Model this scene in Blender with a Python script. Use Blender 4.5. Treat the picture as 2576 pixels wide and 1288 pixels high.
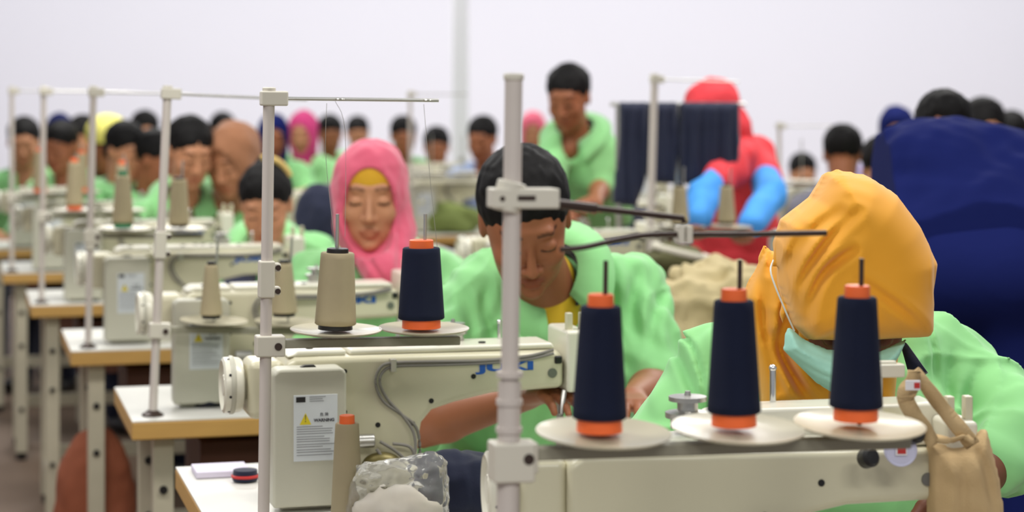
import bpy, math, random
import numpy as np
from mathutils import Matrix, Vector
random.seed(7); np.random.seed(7)
for o in list(bpy.data.objects): bpy.data.objects.remove(o)
SC = bpy.context.scene
COL = SC.collection
# ------------------------------------------------------------------ camera, light, exposure
W, H_ = 2576, 1288
FPX = 5200.0          # focal length in pixels
YH = 221.0            # image row of the horizon
CAMZ = 1.46
def P(px, py, d):     # the point at distance d that the photo shows at px, py
    return Vector(((px-1288)/FPX*d, d, CAMZ-(py-YH)/FPX*d))
cam = bpy.data.cameras.new('camera'); camo = bpy.data.objects.new('camera', cam); COL.objects.link(camo)
camo.location = (0, 0, CAMZ); camo.rotation_euler = (math.pi/2, 0, 0)
cam.sensor_width = 36; cam.lens = 36*FPX/W
cam.shift_y = -(H_/2-YH)/W
cam.clip_start = .05; cam.clip_end = 100
cam.dof.use_dof = True; cam.dof.focus_distance = 3.1; cam.dof.aperture_fstop = 3.8
SC.camera = camo
SC.view_settings.view_transform = 'Standard'; SC.view_settings.look = 'None'
SC.view_settings.gamma = 1; SC.view_settings.use_curve_mapping = False
SC.view_settings.exposure = 0.0
w = bpy.data.worlds.new('World'); SC.world = w; w.use_nodes = True
w.node_tree.nodes['Background'].inputs[0].default_value = (.93, .96, 1, 1)
w.node_tree.nodes['Background'].inputs[1].default_value = .40
def area(name, loc, sx, sy, power, rot=(0, 0, 0), col=(1, .985, .95)):
    l = bpy.data.lights.new(name, 'AREA'); l.shape = 'RECTANGLE'; l.size = sx; l.size_y = sy; l.energy = power; l.color = col
    o = bpy.data.objects.new(name, l); COL.objects.link(o); o.location = loc; o.rotation_euler = rot; return o
for (x, y, p) in ((-1.2, -.6, 60), (1.2, -.6, 60), (-1.6, 3.1, 54), (1.2, 3.6, 52), (-1.6, 6.4, 66), (1.6, 6.8, 66), (-1.8, 10.5, 85), (2.2, 10.5, 85), (-1.5, 14.5, 50), (2, 14.5, 50)):  # first two, behind the camera, are added fill; the rest are ceiling lamps
    area('ceiling_and_fill_light', (x, y, 3.3), 1.6, .5, p)
area('wall_fill_light', (0, 15.2, 4.6), 14, .8, 425, (math.radians(40), 0, 0), (.97, .97, 1))  # no real fixture: unseen light added to brighten the back wall
# ------------------------------------------------------------------ materials
def lin(c):
    return tuple(((v/255)/12.92 if v/255 <= .04045 else ((v/255+.055)/1.055)**2.4) for v in c)
MATS = {}
def mat(name, rgb, rough=.5, metal=0, var=.06, scale=30, bump=0, bscale=200, spec=.5, stretch=(1, 1, 1), sheen=0, attr=False, wave=None, trans=0, coat=0, alpha=1, ior=1.45, bdist=.002, bdet=5):
    if name in MATS: return MATS[name]
    m = bpy.data.materials.new(name); m.use_nodes = True; nt = m.node_tree; N = nt.nodes; L = nt.links
    b = N['Principled BSDF']; c = lin(rgb)
    tc = N.new('ShaderNodeTexCoord'); mp = N.new('ShaderNodeMapping'); mp.inputs['Scale'].default_value = stretch
    L.new(tc.outputs['Object'], mp.inputs['Vector'])
    nz = N.new('ShaderNodeTexNoise'); nz.inputs['Scale'].default_value = scale; nz.inputs['Detail'].default_value = 4
    L.new(mp.outputs[0], nz.inputs['Vector'])
    mx = N.new('ShaderNodeMix'); mx.data_type = 'RGBA'
    mx.inputs[6].default_value = (*[v*(1-var) for v in c], 1); mx.inputs[7].default_value = (*[min(1, v*(1+var)) for v in c], 1)
    L.new(nz.outputs['Fac'], mx.inputs[0])
    out = mx.outputs[2]
    if attr:
        at = N.new('ShaderNodeAttribute'); at.attribute_name = 'tint'
        m2 = N.new('ShaderNodeMix'); m2.data_type = 'RGBA'; m2.blend_type = 'MULTIPLY'; m2.inputs[0].default_value = 1
        L.new(out, m2.inputs[6]); L.new(at.outputs['Color'], m2.inputs[7]); out = m2.outputs[2]
    L.new(out, b.inputs['Base Color'])
    b.inputs['Roughness'].default_value = rough; b.inputs['Metallic'].default_value = metal
    b.inputs['Specular IOR Level'].default_value = spec
    if sheen: b.inputs['Sheen Weight'].default_value = sheen; b.inputs['Sheen Roughness'].default_value = .5
    if trans: b.inputs['Transmission Weight'].default_value = trans
    b.inputs['IOR'].default_value = ior
    if coat: b.inputs['Coat Weight'].default_value = coat; b.inputs['Coat Roughness'].default_value = .15
    if alpha < 1: b.inputs['Alpha'].default_value = alpha
    if bump or wave:
        bp = N.new('ShaderNodeBump'); bp.inputs['Strength'].default_value = bump or .5; bp.inputs['Distance'].default_value = bdist
        if wave:
            wv = N.new('ShaderNodeTexWave'); wv.bands_direction = 'Z'; wv.inputs['Scale'].default_value = wave; wv.inputs['Distortion'].default_value = 1.5
            wv.inputs['Detail'].default_value = 2; L.new(tc.outputs['Object'], wv.inputs['Vector']); L.new(wv.outputs['Fac'], bp.inputs['Height'])
        else:
            n2 = N.new('ShaderNodeTexNoise'); n2.inputs['Scale'].default_value = bscale; n2.inputs['Detail'].default_value = bdet
            L.new(mp.outputs[0], n2.inputs['Vector']); L.new(n2.outputs['Fac'], bp.inputs['Height'])
        L.new(bp.outputs[0], b.inputs['Normal'])
    MATS[name] = m; return m
CREAM = mat('cream_enamel', (202, 196, 168), .35, var=.03, scale=6, coat=.2)
CREAMT = mat('pale_enamel', (222, 218, 200), .3, var=.02, scale=6, coat=.2)
BOXG = mat('grey_cream_plastic', (186, 183, 166), .45, var=.03, scale=8)
STEEL = mat('brushed_steel', (190, 188, 182), .3, .9, scale=60)
CHROME = mat('chrome', (220, 220, 220), .12, 1)
POLE = mat('painted_pole', (198, 188, 180), .45, 0, var=.04, scale=20)
CLAMP = mat('clamp_plastic', (205, 199, 184), .4, var=.03)
TRAY = mat('tray_plastic', (184, 176, 150), .35, var=.04, scale=12, coat=.25)
BLACK = mat('black_plastic', (26, 24, 24), .4)
DARKROD = mat('dark_rod', (62, 48, 42), .35, .3)
GREYHOSE = mat('grey_hose', (120, 116, 108), .5)
WOOD = mat('table_edge_wood', (190, 148, 82), .5, var=.12, scale=10, stretch=(1, 8, 8))
WOODL = mat('table_side_wood', (205, 178, 134), .5, var=.08, scale=10)
LAM = mat('grey_white_laminate', (215, 213, 206), .35, var=.05, scale=14)
LEGM = mat('table_leg_paint', (186, 178, 156), .5, var=.06)
BROWNW = mat('brown_board', (78, 42, 26), .6, var=.2, scale=5)
ORANGE = mat('orange_plastic', (236, 104, 48), .4)
NAVYT = mat('navy_thread', (17, 24, 47), .8, wave=260, bump=.4, var=.15, scale=25, spec=.25)
BEIGET = mat('beige_thread', (168, 154, 122), .75, wave=260, bump=.4, var=.08, scale=20)
GREENP = mat('green_plastic', (50, 120, 80), .5)
MINT = mat('mint_fabric', (142, 208, 136), .85, var=.04, scale=15, bump=.5, bscale=9, bdist=.03, bdet=1.2, stretch=(1.3, 1.3, .7), sheen=.25)
MINT2 = mat('mint_fabric_pale', (154, 214, 146), .85, var=.04, scale=15, bump=.5, bscale=9, bdist=.03, bdet=1.2, stretch=(1.3, 1.3, .7), sheen=.25)
NAVYF = mat('navy_fabric', (20, 26, 52), .85, var=.1, bump=.2, sheen=.2)
NAVYS = mat('navy_shirt_fabric', (22, 30, 84), .9, var=.1, scale=6, bump=.2, bscale=40, spec=.1)
PINKF = mat('pink_scarf_fabric', (216, 90, 116), .8, var=.05, scale=10, bump=.2, bscale=50, sheen=.3)
ORF = mat('mustard_scarf_fabric', (232, 160, 32), .75, var=.04, scale=8, bump=.2, bscale=12, bdist=.01, bdet=1.5, sheen=.2)
BRF = mat('brown_scarf_fabric', (150, 100, 68), .8, var=.05, sheen=.2)
YELF = mat('yellow_fabric', (214, 176, 40), .8)
REDF = mat('red_fabric', (218, 58, 66), .8, var=.08, scale=8, bump=.2, bscale=40)
BLUEF = mat('sky_blue_fabric', (70, 150, 226), .8, var=.06)
KHAKI = mat('khaki_cloth', (186, 170, 128), .9, var=.12, scale=9, bump=.3, bscale=50)
OLIVE = mat('olive_cloth', (92, 90, 58), .9, var=.25, scale=9, bump=.3, bscale=50)
TANBAG = mat('tan_canvas', (190, 162, 118), .9, var=.06, scale=20, bump=.35, bscale=300)
MASK = mat('teal_mask_fabric', (164, 218, 200), .8, var=.04, bump=.2, bscale=80)
MASKW = mat('mask_white_edge', (216, 222, 216), .8)
HAIR = mat('black_hair', (15, 13, 13), .65, var=.3, scale=60, stretch=(3, 3, .6), bump=.4, bscale=160, spec=.2)
PAPER = mat('paper', (226, 224, 226), .7)
INK = mat('ink_dark', (60, 60, 64), .6)
YWARN = mat('warning_yellow', (216, 196, 40), .5)
LOGOB = mat('logo_blue', (34, 86, 170), .4)
LABELM = mat('label_silver', (204, 208, 210), .4)
LILAC = mat('lilac_plastic', (205, 204, 226), .35)
REDL = mat('red_label', (190, 50, 46), .5)
CLEAR = mat('clear_film', (248, 247, 244), .06, trans=.88, spec=.8, ior=1.12, var=.01)
SKINS = {'tan': (188, 132, 98), 'brown': (148, 92, 62), 'deep': (112, 68, 48), 'light': (206, 154, 122)}
def skin(k): return mat('skin_'+k, SKINS[k], .5, var=.05, scale=25, attr=True, spec=.4)
# ------------------------------------------------------------------ object helpers
def link(name, me, m=None, parent=None):
    o = bpy.data.objects.new(name, me); COL.objects.link(o)
    if m is not None: me.materials.append(m)
    if parent is not None: o.parent = parent
    return o
def empty(name, loc=(0, 0, 0), rz=0, label=None, cat=None, group=None):
    o = bpy.data.objects.new(name, None); COL.objects.link(o); o.location = loc; o.rotation_euler = (0, 0, rz); o.empty_display_size = .05
    if label: tag(o, label, cat, group)
    return o
def tag(o, label=None, cat=None, group=None, kind=None):
    if label: o['label'] = label
    if cat: o['category'] = cat
    if group: o['group'] = group
    if kind: o['kind'] = kind
    return o
def kids(o): return [c for c in bpy.data.objects if c.parent == o]
def copy_tree(o, parent=None):
    c = o.copy(); COL.objects.link(c)
    if parent is not None: c.parent = parent
    for ch in kids(o): copy_tree(ch, c)
    return c
def wipe(o):
    for c in kids(o): wipe(c)
    bpy.data.objects.remove(o)
def rotm(axis_to):          # matrix turning +Z into the given direction
    return Vector((0, 0, 1)).rotation_difference(Vector(axis_to).normalized()).to_matrix().to_4x4()
class MB:
    def __init__(s): s.v = []; s.f = []
    def add(s, vs, fs, M=None):
        n = len(s.v)
        for v in vs:
            v = Vector(v)
            if M is not None: v = M @ v
            s.v.append(tuple(v))
        for f in fs: s.f.append(tuple(i+n for i in f))
        return s
    def box(s, lo, hi, M=None):
        x0, y0, z0 = lo; x1, y1, z1 = hi
        return s.add([(x0, y0, z0), (x1, y0, z0), (x1, y1, z0), (x0, y1, z0), (x0, y0, z1), (x1, y0, z1), (x1, y1, z1), (x0, y1, z1)],
              [(0, 3, 2, 1), (4, 5, 6, 7), (0, 1, 5, 4), (1, 2, 6, 5), (2, 3, 7, 6), (3, 0, 4, 7)], M)
    def lathe(s, prof, M=None, n=40, closed=True):     # prof: (r, z) pairs
        vs = []; fs = []; k = len(prof)
        for r, z in prof:
            for i in range(n):
                a = 2*math.pi*i/n; vs.append((r*math.cos(a), r*math.sin(a), z))
        for j in range(k-1):
            for i in range(n):
                fs.append((j*n+i, j*n+(i+1) % n, (j+1)*n+(i+1) % n, (j+1)*n+i))
        if closed:
            fs.append(tuple(range(n))[::-1]); fs.append(tuple((k-1)*n+i for i in range(n)))
        return s.add(vs, fs, M)
    def cyl(s, a, b, r, r2=None, n=20):
        a = Vector(a); b = Vector(b); d = b-a
        return s.lathe([(r, 0), (r if r2 is None else r2, d.length)], Matrix.Translation(a) @ rotm(d), n)
    def tube(s, pts, r, n=8, cap=True):
        pts = [Vector(p) for p in pts]; rings = []; up = Vector((0, 0, 1))
        vs = []; fs = []
        for i, p in enumerate(pts):
            t = (pts[min(i+1, len(pts)-1)]-pts[max(i-1, 0)]).normalized()
            u = t.cross(up)
            if u.length < .1: u = t.cross(Vector((0, 1, 0)))
            u.normalize(); w_ = t.cross(u)
            rr = r[i] if isinstance(r, (list, tuple)) else r
            for k in range(n):
                a = 2*math.pi*k/n; vs.append(p+u*math.cos(a)*rr+w_*math.sin(a)*rr)
        for j in range(len(pts)-1):
            for i in range(n): fs.append((j*n+i, j*n+(i+1) % n, (j+1)*n+(i+1) % n, (j+1)*n+i))
        if cap: fs.append(tuple(range(n))[::-1]); fs.append(tuple((len(pts)-1)*n+i for i in range(n)))
        return s.add(vs, fs)
    def prism(s, out, y0, y1, M=None):      # outline in x,z extruded along y
        n = len(out)
        vs = [(x, y0, z) for x, z in out]+[(x, y1, z) for x, z in out]
        fs = [tuple(range(n)), tuple(range(n, 2*n))[::-1]]+[(i, i+n, (i+1) % n+n, (i+1) % n) for i in range(n)]
        return s.add(vs, fs, M)
    def ell(s, c, r, n=20, m=12, M=None):
        vs = []; fs = []
        for j in range(m+1):
            t = math.pi*j/m
            for i in range(n):
                a = 2*math.pi*i/n; vs.append((c[0]+r[0]*math.sin(t)*math.cos(a), c[1]+r[1]*math.sin(t)*math.sin(a), c[2]+r[2]*math.cos(t)))
        for j in range(m):
            for i in range(n): fs.append((j*n+i, (j+1)*n+i, (j+1)*n+(i+1) % n, j*n+(i+1) % n))
        return s.add(vs, fs, M)
    def build(s, name, m, parent=None, bevel=0, seg=3, angle=40, loc=None, weld=False):
        me = bpy.data.meshes.new(name); me.from_pydata(s.v, [], s.f); me.update()
        me.polygons.foreach_set('use_smooth', [True]*len(me.polygons))
        me.set_sharp_from_angle(angle=math.radians(angle))
        o = link(name, me, m, parent)
        if bevel:
            b = o.modifiers.new('bevel', 'BEVEL'); b.width = bevel; b.segments = seg; b.limit_method = 'ANGLE'; b.angle_limit = math.radians(35); b.harden_normals = True
        if loc is not None: o.location = loc
        return o
def spline(pts, k=8):
    pts = [Vector(p) for p in pts]; out = []
    for i in range(len(pts)-1):
        p0 = pts[max(i-1, 0)]; p1 = pts[i]; p2 = pts[i+1]; p3 = pts[min(i+2, len(pts)-1)]
        for j in range(k):
            t = j/k
            out.append(.5*((2*p1)+(p2-p0)*t+(2*p0-5*p1+4*p2-p3)*t*t+(3*p1-p0-3*p2+p3)*t**3))
    out.append(pts[-1]); return out
def text(name, s, size, m, parent, M, ext=.0005, off=0, align='CENTER', sx=1):
    c = bpy.data.curves.new(name, 'FONT'); c.body = s; c.size = size; c.extrude = ext; c.offset = off; c.align_x = align; c.align_y = 'CENTER'
    t = bpy.data.objects.new(name, c); COL.objects.link(t)
    dg = bpy.context.evaluated_depsgraph_get(); me = bpy.data.meshes.new_from_object(t.evaluated_get(dg))
    bpy.data.objects.remove(t)
    me.transform(M @ Matrix.Diagonal((sx, 1, 1, 1))); me.materials.clear()
    return link(name, me, m, parent)
TXT = Matrix.Rotation(math.pi/2, 4, 'X')      # text standing up, read from -Y
# ------------------------------------------------------------------ implicit surfaces on a grid (organic shapes)
class SDF:
    def __init__(s, lo, hi, h):
        s.h = h; s.lo = np.array(lo, float)
        s.n = np.maximum(((np.array(hi)-s.lo)/h).astype(int)+2, 4)
        s.ax = [(s.lo[i]+h*np.arange(s.n[i])).astype(np.float32) for i in range(3)]
        s.D = np.full(tuple(s.n), 1.0, np.float32)
    def blk(s, lo, hi, pad):
        sl = []
        for i in range(3):
            a = int(max(0, math.floor((lo[i]-pad-s.lo[i])/s.h))); b = int(min(s.n[i], math.ceil((hi[i]+pad-s.lo[i])/s.h)+1))
            if b <= a: return None
            sl.append(slice(a, b))
        g = (s.ax[0][sl[0]][:, None, None], s.ax[1][sl[1]][None, :, None], s.ax[2][sl[2]][None, None, :])
        return tuple(sl), g
    def op(s, fn, lo, hi, k, mode='u'):
        r = s.blk(lo, hi, k+3*s.h)
        if r is None: return
        sl, g = r; a = s.D[sl]; d = fn(*g)
        if mode == 'u':
            h = np.clip(.5+.5*(d-a)/k, 0, 1); s.D[sl] = d*(1-h)+a*h-k*h*(1-h)
        elif mode == 's':
            d = -d; h = np.clip(.5-.5*(d-a)/k, 0, 1); s.D[sl] = d*(1-h)+a*h+k*h*(1-h)
        elif mode == 'i':
            h = np.clip(.5-.5*(d-a)/k, 0, 1); s.D[sl] = d*(1-h)+a*h+k*h*(1-h)
    def ell(s, c, r, k=.01, M=None, mode='u'):
        c = np.array(c, float); r = np.array(r, float)
        if M is None:
            f = lambda x, y, z: e_(x-c[0], y-c[1], z-c[2], r); lo = c-r; hi = c+r
        else:
            Mi = np.array(M.inverted()); wc = np.array(M @ Vector(c)); R = max(r)*abs(M.to_scale()[0]); sc = M.to_scale()[0]
            def f(x, y, z):
                X = Mi[0, 0]*x+Mi[0, 1]*y+Mi[0, 2]*z+Mi[0, 3]; Y = Mi[1, 0]*x+Mi[1, 1]*y+Mi[1, 2]*z+Mi[1, 3]; Z = Mi[2, 0]*x+Mi[2, 1]*y+Mi[2, 2]*z+Mi[2, 3]
                return e_(X-c[0], Y-c[1], Z-c[2], r)*sc
            lo = wc-R; hi = wc+R
        s.op(f, lo, hi, k, mode)
    def cap(s, a, b, ra, rb, k=.01, M=None, mode='u', flat=None):
        if M is not None:
            sc = M.to_scale()[0]; a = M @ Vector(a); b = M @ Vector(b); ra *= sc; rb *= sc
        a = np.array(a, float); b = np.array(b, float); ab = b-a; L = float(ab @ ab)+1e-9
        def f(x, y, z):
            t = np.clip(((x-a[0])*ab[0]+(y-a[1])*ab[1]+(z-a[2])*ab[2])/L, 0, 1)
            dx = x-a[0]-t*ab[0]; dy = y-a[1]-t*ab[1]; dz = z-a[2]-t*ab[2]
            return np.sqrt(dx*dx+dy*dy+dz*dz)-(ra+(rb-ra)*t)
        R = max(ra, rb); s.op(f, np.minimum(a, b)-R, np.maximum(a, b)+R, k, mode)
    def plane(s, pt, nrm, k=.005):      # keep the side the normal points away from
        pt = np.array(pt, float); n = np.array(nrm, float); n /= np.linalg.norm(n)
        s.D = smax(s.D, (n[0]*(s.ax[0][:, None, None]-pt[0])+n[1]*(s.ax[1][None, :, None]-pt[1])+n[2]*(s.ax[2][None, None, :]-pt[2])).astype(np.float32), k)
    def inflate(s, poly, yc, T, R, k=.03, mode='u', pw=2.2, bend=None):
        # closed outline in x,z (world), swelling to half depth T around yc
        pl = [(p[0], p[2]) for p in poly]; xs = [p[0] for p in pl]; zs = [p[1] for p in pl]
        def f(x, y, z):
            x2, z2 = np.broadcast_arrays(x[:, :, 0], z[0, :, :]); d = np.full(x2.shape, 9.); ins = np.zeros(x2.shape, bool)
            for i in range(len(pl)):
                (ax, az), (bx, bz) = pl[i], pl[(i+1) % len(pl)]; ex, ez = bx-ax, bz-az
                t = np.clip(((x2-ax)*ex+(z2-az)*ez)/(ex*ex+ez*ez+1e-12), 0, 1); d = np.minimum(d, np.hypot(x2-ax-t*ex, z2-az-t*ez))
                c = (az > z2) != (bz > z2); ins ^= c & (x2 < ex*(z2-az)/(ez+1e-12)+ax)
            di = np.where(ins, d, 0); q = 1-np.minimum(di, R)/R
            h = T*(np.maximum(1-q**pw, 0))**(1/pw)
            v = np.where(ins, 0, d); yy = yc if bend is None else yc+bend(x2, z2)[:, None, :]
            return np.where(ins[:, None, :], np.abs(y-yy)-h[:, None, :], np.sqrt(v[:, None, :]**2+np.maximum(np.abs(y-yy), 0)**2)+.001).astype(np.float32)
        s.op(f, (min(xs), yc-T*1.3-.02, min(zs)), (max(xs), yc+T*1.3+.02, max(zs)), k, mode)
    def fold(s, pts, amp, wd, yr):
        # crease (amp > 0) or ridge (amp < 0) running along a curve in x,z for the depths yr
        pts = spline(pts, 6); x, z = s.ax[0][:, None], s.ax[2][None, :]; d = np.full((s.n[0], s.n[2]), 9.); fade = np.zeros_like(d)
        for i in range(len(pts)-1):
            a, b = pts[i], pts[i+1]; ex, ez = b.x-a.x, b.z-a.z; t = np.clip(((x-a.x)*ex+(z-a.z)*ez)/(ex*ex+ez*ez+1e-12), 0, 1)
            dd = np.hypot(x-a.x-t*ex, z-a.z-t*ez); u = (i+t)/(len(pts)-1); m = dd < d; d = np.where(m, dd, d); fade = np.where(m, np.sin(np.pi*np.clip(u*.9+.05, 0, 1))**.5, fade)
        w_ = (amp*fade*(np.exp(-(d/wd)**2)-.45*np.exp(-((d-wd*1.8)/wd)**2)))[:, None, :]
        ym = ((s.ax[1] > yr[0]) & (s.ax[1] < yr[1]))[None, :, None]; s.D = (s.D+w_*ym).astype(np.float32)
    def noise(s, amp, freq, seed=0, st=(1, 1, 1)):
        rs = np.random.RandomState(seed); x, y, z = s.ax[0][:, None, None], s.ax[1][None, :, None], s.ax[2][None, None, :]
        acc = 0
        for i in range(6):
            d = rs.normal(size=3)*np.array(st); d /= np.linalg.norm(d); q = freq*(.6+rs.rand()*1.2); ph = rs.rand()*6.28
            e = rs.normal(size=3); e /= np.linalg.norm(e)
            acc = acc+np.sin(q*(d[0]*x+d[1]*y+d[2]*z)+ph+1.3*np.sin(q*.5*(e[0]*x+e[1]*y+e[2]*z)+ph*2))
        s.D = s.D+(amp/2.4*acc).astype(np.float32)
    def crease(s, amp, freq, seed=0, st=(1, 1, 1), pw=5):      # sharp cloth creases that wander
        rs = np.random.RandomState(seed); x, y, z = s.ax[0][:, None, None], s.ax[1][None, :, None], s.ax[2][None, None, :]
        acc = 0
        for i in range(4):
            d = rs.normal(size=3)*np.array(st); d /= np.linalg.norm(d); e = rs.normal(size=3); e /= np.linalg.norm(e); f_ = rs.normal(size=3); f_ /= np.linalg.norm(f_); ph = rs.rand(3)*6.28; q = freq*(.7+.6*rs.rand())
            m = .5+.5*np.sin(q*.45*(f_[0]*x+f_[1]*y+f_[2]*z)+ph[2])
            acc = acc+m*(1-np.abs(np.sin(q*.5*(d[0]*x+d[1]*y+d[2]*z)+ph[0]+1.1*np.sin(q*.4*(e[0]*x+e[1]*y+e[2]*z)+ph[1]))))**pw
        s.D = s.D-(amp*acc).astype(np.float32)
    def mesh(s):
        D = s.D; D[0] = D[-1] = np.maximum(D[0], .001) if False else 1; D[:, 0] = 1; D[:, -1] = 1; D[:, :, 0] = 1; D[:, :, -1] = 1
        S = D < 0; nx, ny, nz = D.shape
        cnt = np.zeros((nx-1, ny-1, nz-1), np.int8)
        for i in (0, 1):
            for j in (0, 1):
                for k in (0, 1): cnt += S[i:nx-1+i, j:ny-1+j, k:nz-1+k]
        act = (cnt > 0) & (cnt < 8); idx = np.argwhere(act); n = len(idx)
        num = np.full(act.shape, -1, np.int64); num[act] = np.arange(n)
        acc = np.zeros((n, 3)); c = np.zeros(n)
        cor = [(i, j, k) for i in (0, 1) for j in (0, 1) for k in (0, 1)]
        for a in cor:
            for ax in range(3):
                if a[ax]: continue
                b = list(a); b[ax] = 1
                da = D[idx[:, 0]+a[0], idx[:, 1]+a[1], idx[:, 2]+a[2]]; db = D[idx[:, 0]+b[0], idx[:, 1]+b[1], idx[:, 2]+b[2]]
                m = (da < 0) != (db < 0); t = np.where(m, da/(da-db+1e-12), 0)
                p = idx+np.array(a); p = p.astype(float); p[:, ax] += t
                acc[m] += p[m]; c[m] += 1
        V = acc/c[:, None]*s.h+s.lo
        F = []
        for ax in range(3):
            o1, o2 = [(1, 2), (2, 0), (0, 1)][ax]
            A = S; sh = [slice(0, None)]*3; s0 = list(sh); s1 = list(sh); s0[ax] = slice(0, -1); s1[ax] = slice(1, None)
            ch = A[tuple(s0)] != A[tuple(s1)]
            e = np.argwhere(ch); ok = (e[:, o1] > 0) & (e[:, o2] > 0) & (e[:, o1] < D.shape[o1]-1) & (e[:, o2] < D.shape[o2]-1); e = e[ok]
            q = []
            for (u, v) in ((0, 0), (1, 0), (1, 1), (0, 1)):
                g = e.copy(); g[:, o1] -= u; g[:, o2] -= v; q.append(num[g[:, 0], g[:, 1], g[:, 2]])
            q = np.stack(q, 1); inside = A[e[:, 0], e[:, 1], e[:, 2]]
            q[~inside] = q[~inside][:, ::-1]; F.append(q)
        F = np.concatenate(F); return V, F
    def build(s, name, m, parent=None, color=None, smooth=0):
        V, F = s.mesh()
        me = bpy.data.meshes.new(name)
        me.vertices.add(len(V)); me.vertices.foreach_set('co', V.astype(np.float32).ravel())
        me.loops.add(F.size); me.loops.foreach_set('vertex_index', F.astype(np.int32).ravel())
        me.polygons.add(len(F)); me.polygons.foreach_set('loop_start', np.arange(0, F.size, 4, dtype=np.int32))
        me.update(calc_edges=True); me.validate()
        me.polygons.foreach_set('use_smooth', [True]*len(me.polygons))
        if color is not None:
            ca = me.color_attributes.new('tint', 'FLOAT_COLOR', 'POINT'); cc = np.ones((len(me.vertices), 4), np.float32)
            cc[:, :3] = color(V)[:len(me.vertices)]; ca.data.foreach_set('color', cc.ravel())
        o = link(name, me, m, parent)
        if smooth:
            md = o.modifiers.new('smooth', 'SMOOTH'); md.factor = .5; md.iterations = smooth
        return o
def e_(x, y, z, r):
    k0 = np.sqrt((x/r[0])**2+(y/r[1])**2+(z/r[2])**2); k1 = np.sqrt((x/r[0]**2)**2+(y/r[1]**2)**2+(z/r[2]**2)**2)+1e-9
    return k0*(k0-1)/k1
def smax(a, b, k):
    h = np.clip(.5-.5*(b-a)/k, 0, 1); return b*(1-h)+a*h+k*h*(1-h)
# ------------------------------------------------------------------ the hall
def struct(name, mb, m):
    o = mb.build(name, m); o['kind'] = 'structure'; return o
FLOORM = mat('worn_floor_paint', (120, 100, 84), .6, var=.15, scale=3)
WALLM = mat('white_wall_paint', (240, 239, 246), .8, var=.01, scale=2)
b = MB(); b.box((-9, .3, -.1), (9, 20, 0)); struct('floor', b, FLOORM)
b = MB(); b.box((-9, 20, 0), (9, 20.2, 5)); struct('wall_back', b, WALLM)
b = MB(); b.box((-9.2, .3, 0), (-9, 20.2, 5)); struct('wall_left', b, WALLM)
b = MB(); b.box((9, .3, 0), (9.2, 20.2, 5)); struct('wall_right', b, WALLM)
b = MB(); b.box((-.43, 14.8, 0), (-.31, 14.95, 5)); o = b.build('pillar', WALLM, bevel=.01); tag(o, kind='structure'); o.name = 'trim_1'
exec_later = []
A = math.radians(15)
U = Vector((math.cos(A), math.sin(A), 0)); V_ = Vector((-math.sin(A), math.cos(A), 0))
ZT = .74
# ------------------------------------------------------------------ tables
def make_table(origin, label, lx=1.0, ly=.53, group='sewing tables in the slanting row'):
    t = empty('sewing_table', (origin[0], origin[1], 0), A, label, 'table', group)
    b = MB(); b.box((0, 0, ZT-.042), (lx, ly, ZT-.0025)); b.build('tabletop', WOOD, t, .004)
    b = MB(); b.box((.001, .001, ZT-.0025), (lx-.001, ly-.001, ZT)); b.build('laminate', LAM, t)
    for x, y in ((.05, .42), (.05, .05), (lx-.1, .42), (lx-.1, .05)):
        b = MB(); b.box((x, y, .03), (x+.045, y+.05, ZT-.042)); lg = b.build('leg', LEGM, t, .003)
        for z in (.2, .45, .58): b = MB(); b.cyl((x+.022, y-.006, z), (x+.022, y+.002, z), .009); b.build('bolt', BLACK, lg)
        b = MB(); b.cyl((x+.022, y+.025, 0), (x+.022, y+.025, .03), .02); b.build('foot', BLACK, lg)
    b = MB(); b.box((.055, .1, .12), (.09, .42, .16)); b.build('crossbar', LEGM, t, .003)
    b = MB(); b.box((.055, .44, .15), (lx-.06, .46, .2)); b.build('crossbar', LEGM, t, .003)
    b = MB(); b.box((.16, .12, ZT-.25), (.42, .44, ZT-.07)); b.build('drawer_box', BROWNW, t, .004)
    b = MB(); b.cyl((.62, .12, .45), (.62, .4, .45), .08); b.box((.56, .2, .45), (.68, .3, ZT-.045)); b.build('motor', BLACK, t, .004)
    return t
STEP = Vector((-.386, 1.19, 0)); T1 = Vector((-.434, 3.27, 0))
tabs = []
tl = ['table with the clear plastic bag and a beige cone, under the warning plate machine',
      'wood edged table with the navy cone standing beside the box, second of the slanting row',
      'wood edged pale table third in the slanting row, behind the one with the navy cone',
      'blurred wood edged table at the left edge, fourth in the slanting row', 'far blurred table fifth in the slanting row', 'far blurred table sixth in the slanting row',
      'table hidden under the nearest machine with three navy cones, right foreground']
tabs.append(make_table((T1.x-.03, T1.y), tl[0], 1.02, .68))
t0 = make_table(T1+STEP, tl[1]); tabs.append(t0)
for k in range(2, 6):
    c = copy_tree(t0); p = T1+STEP*k; c.location = (p.x, p.y, 0); c['label'] = tl[k]; tabs.append(c)
c = copy_tree(t0); c.location = (-.1, 2.33, 0); c['label'] = tl[6]; tabs.append(c)
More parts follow.
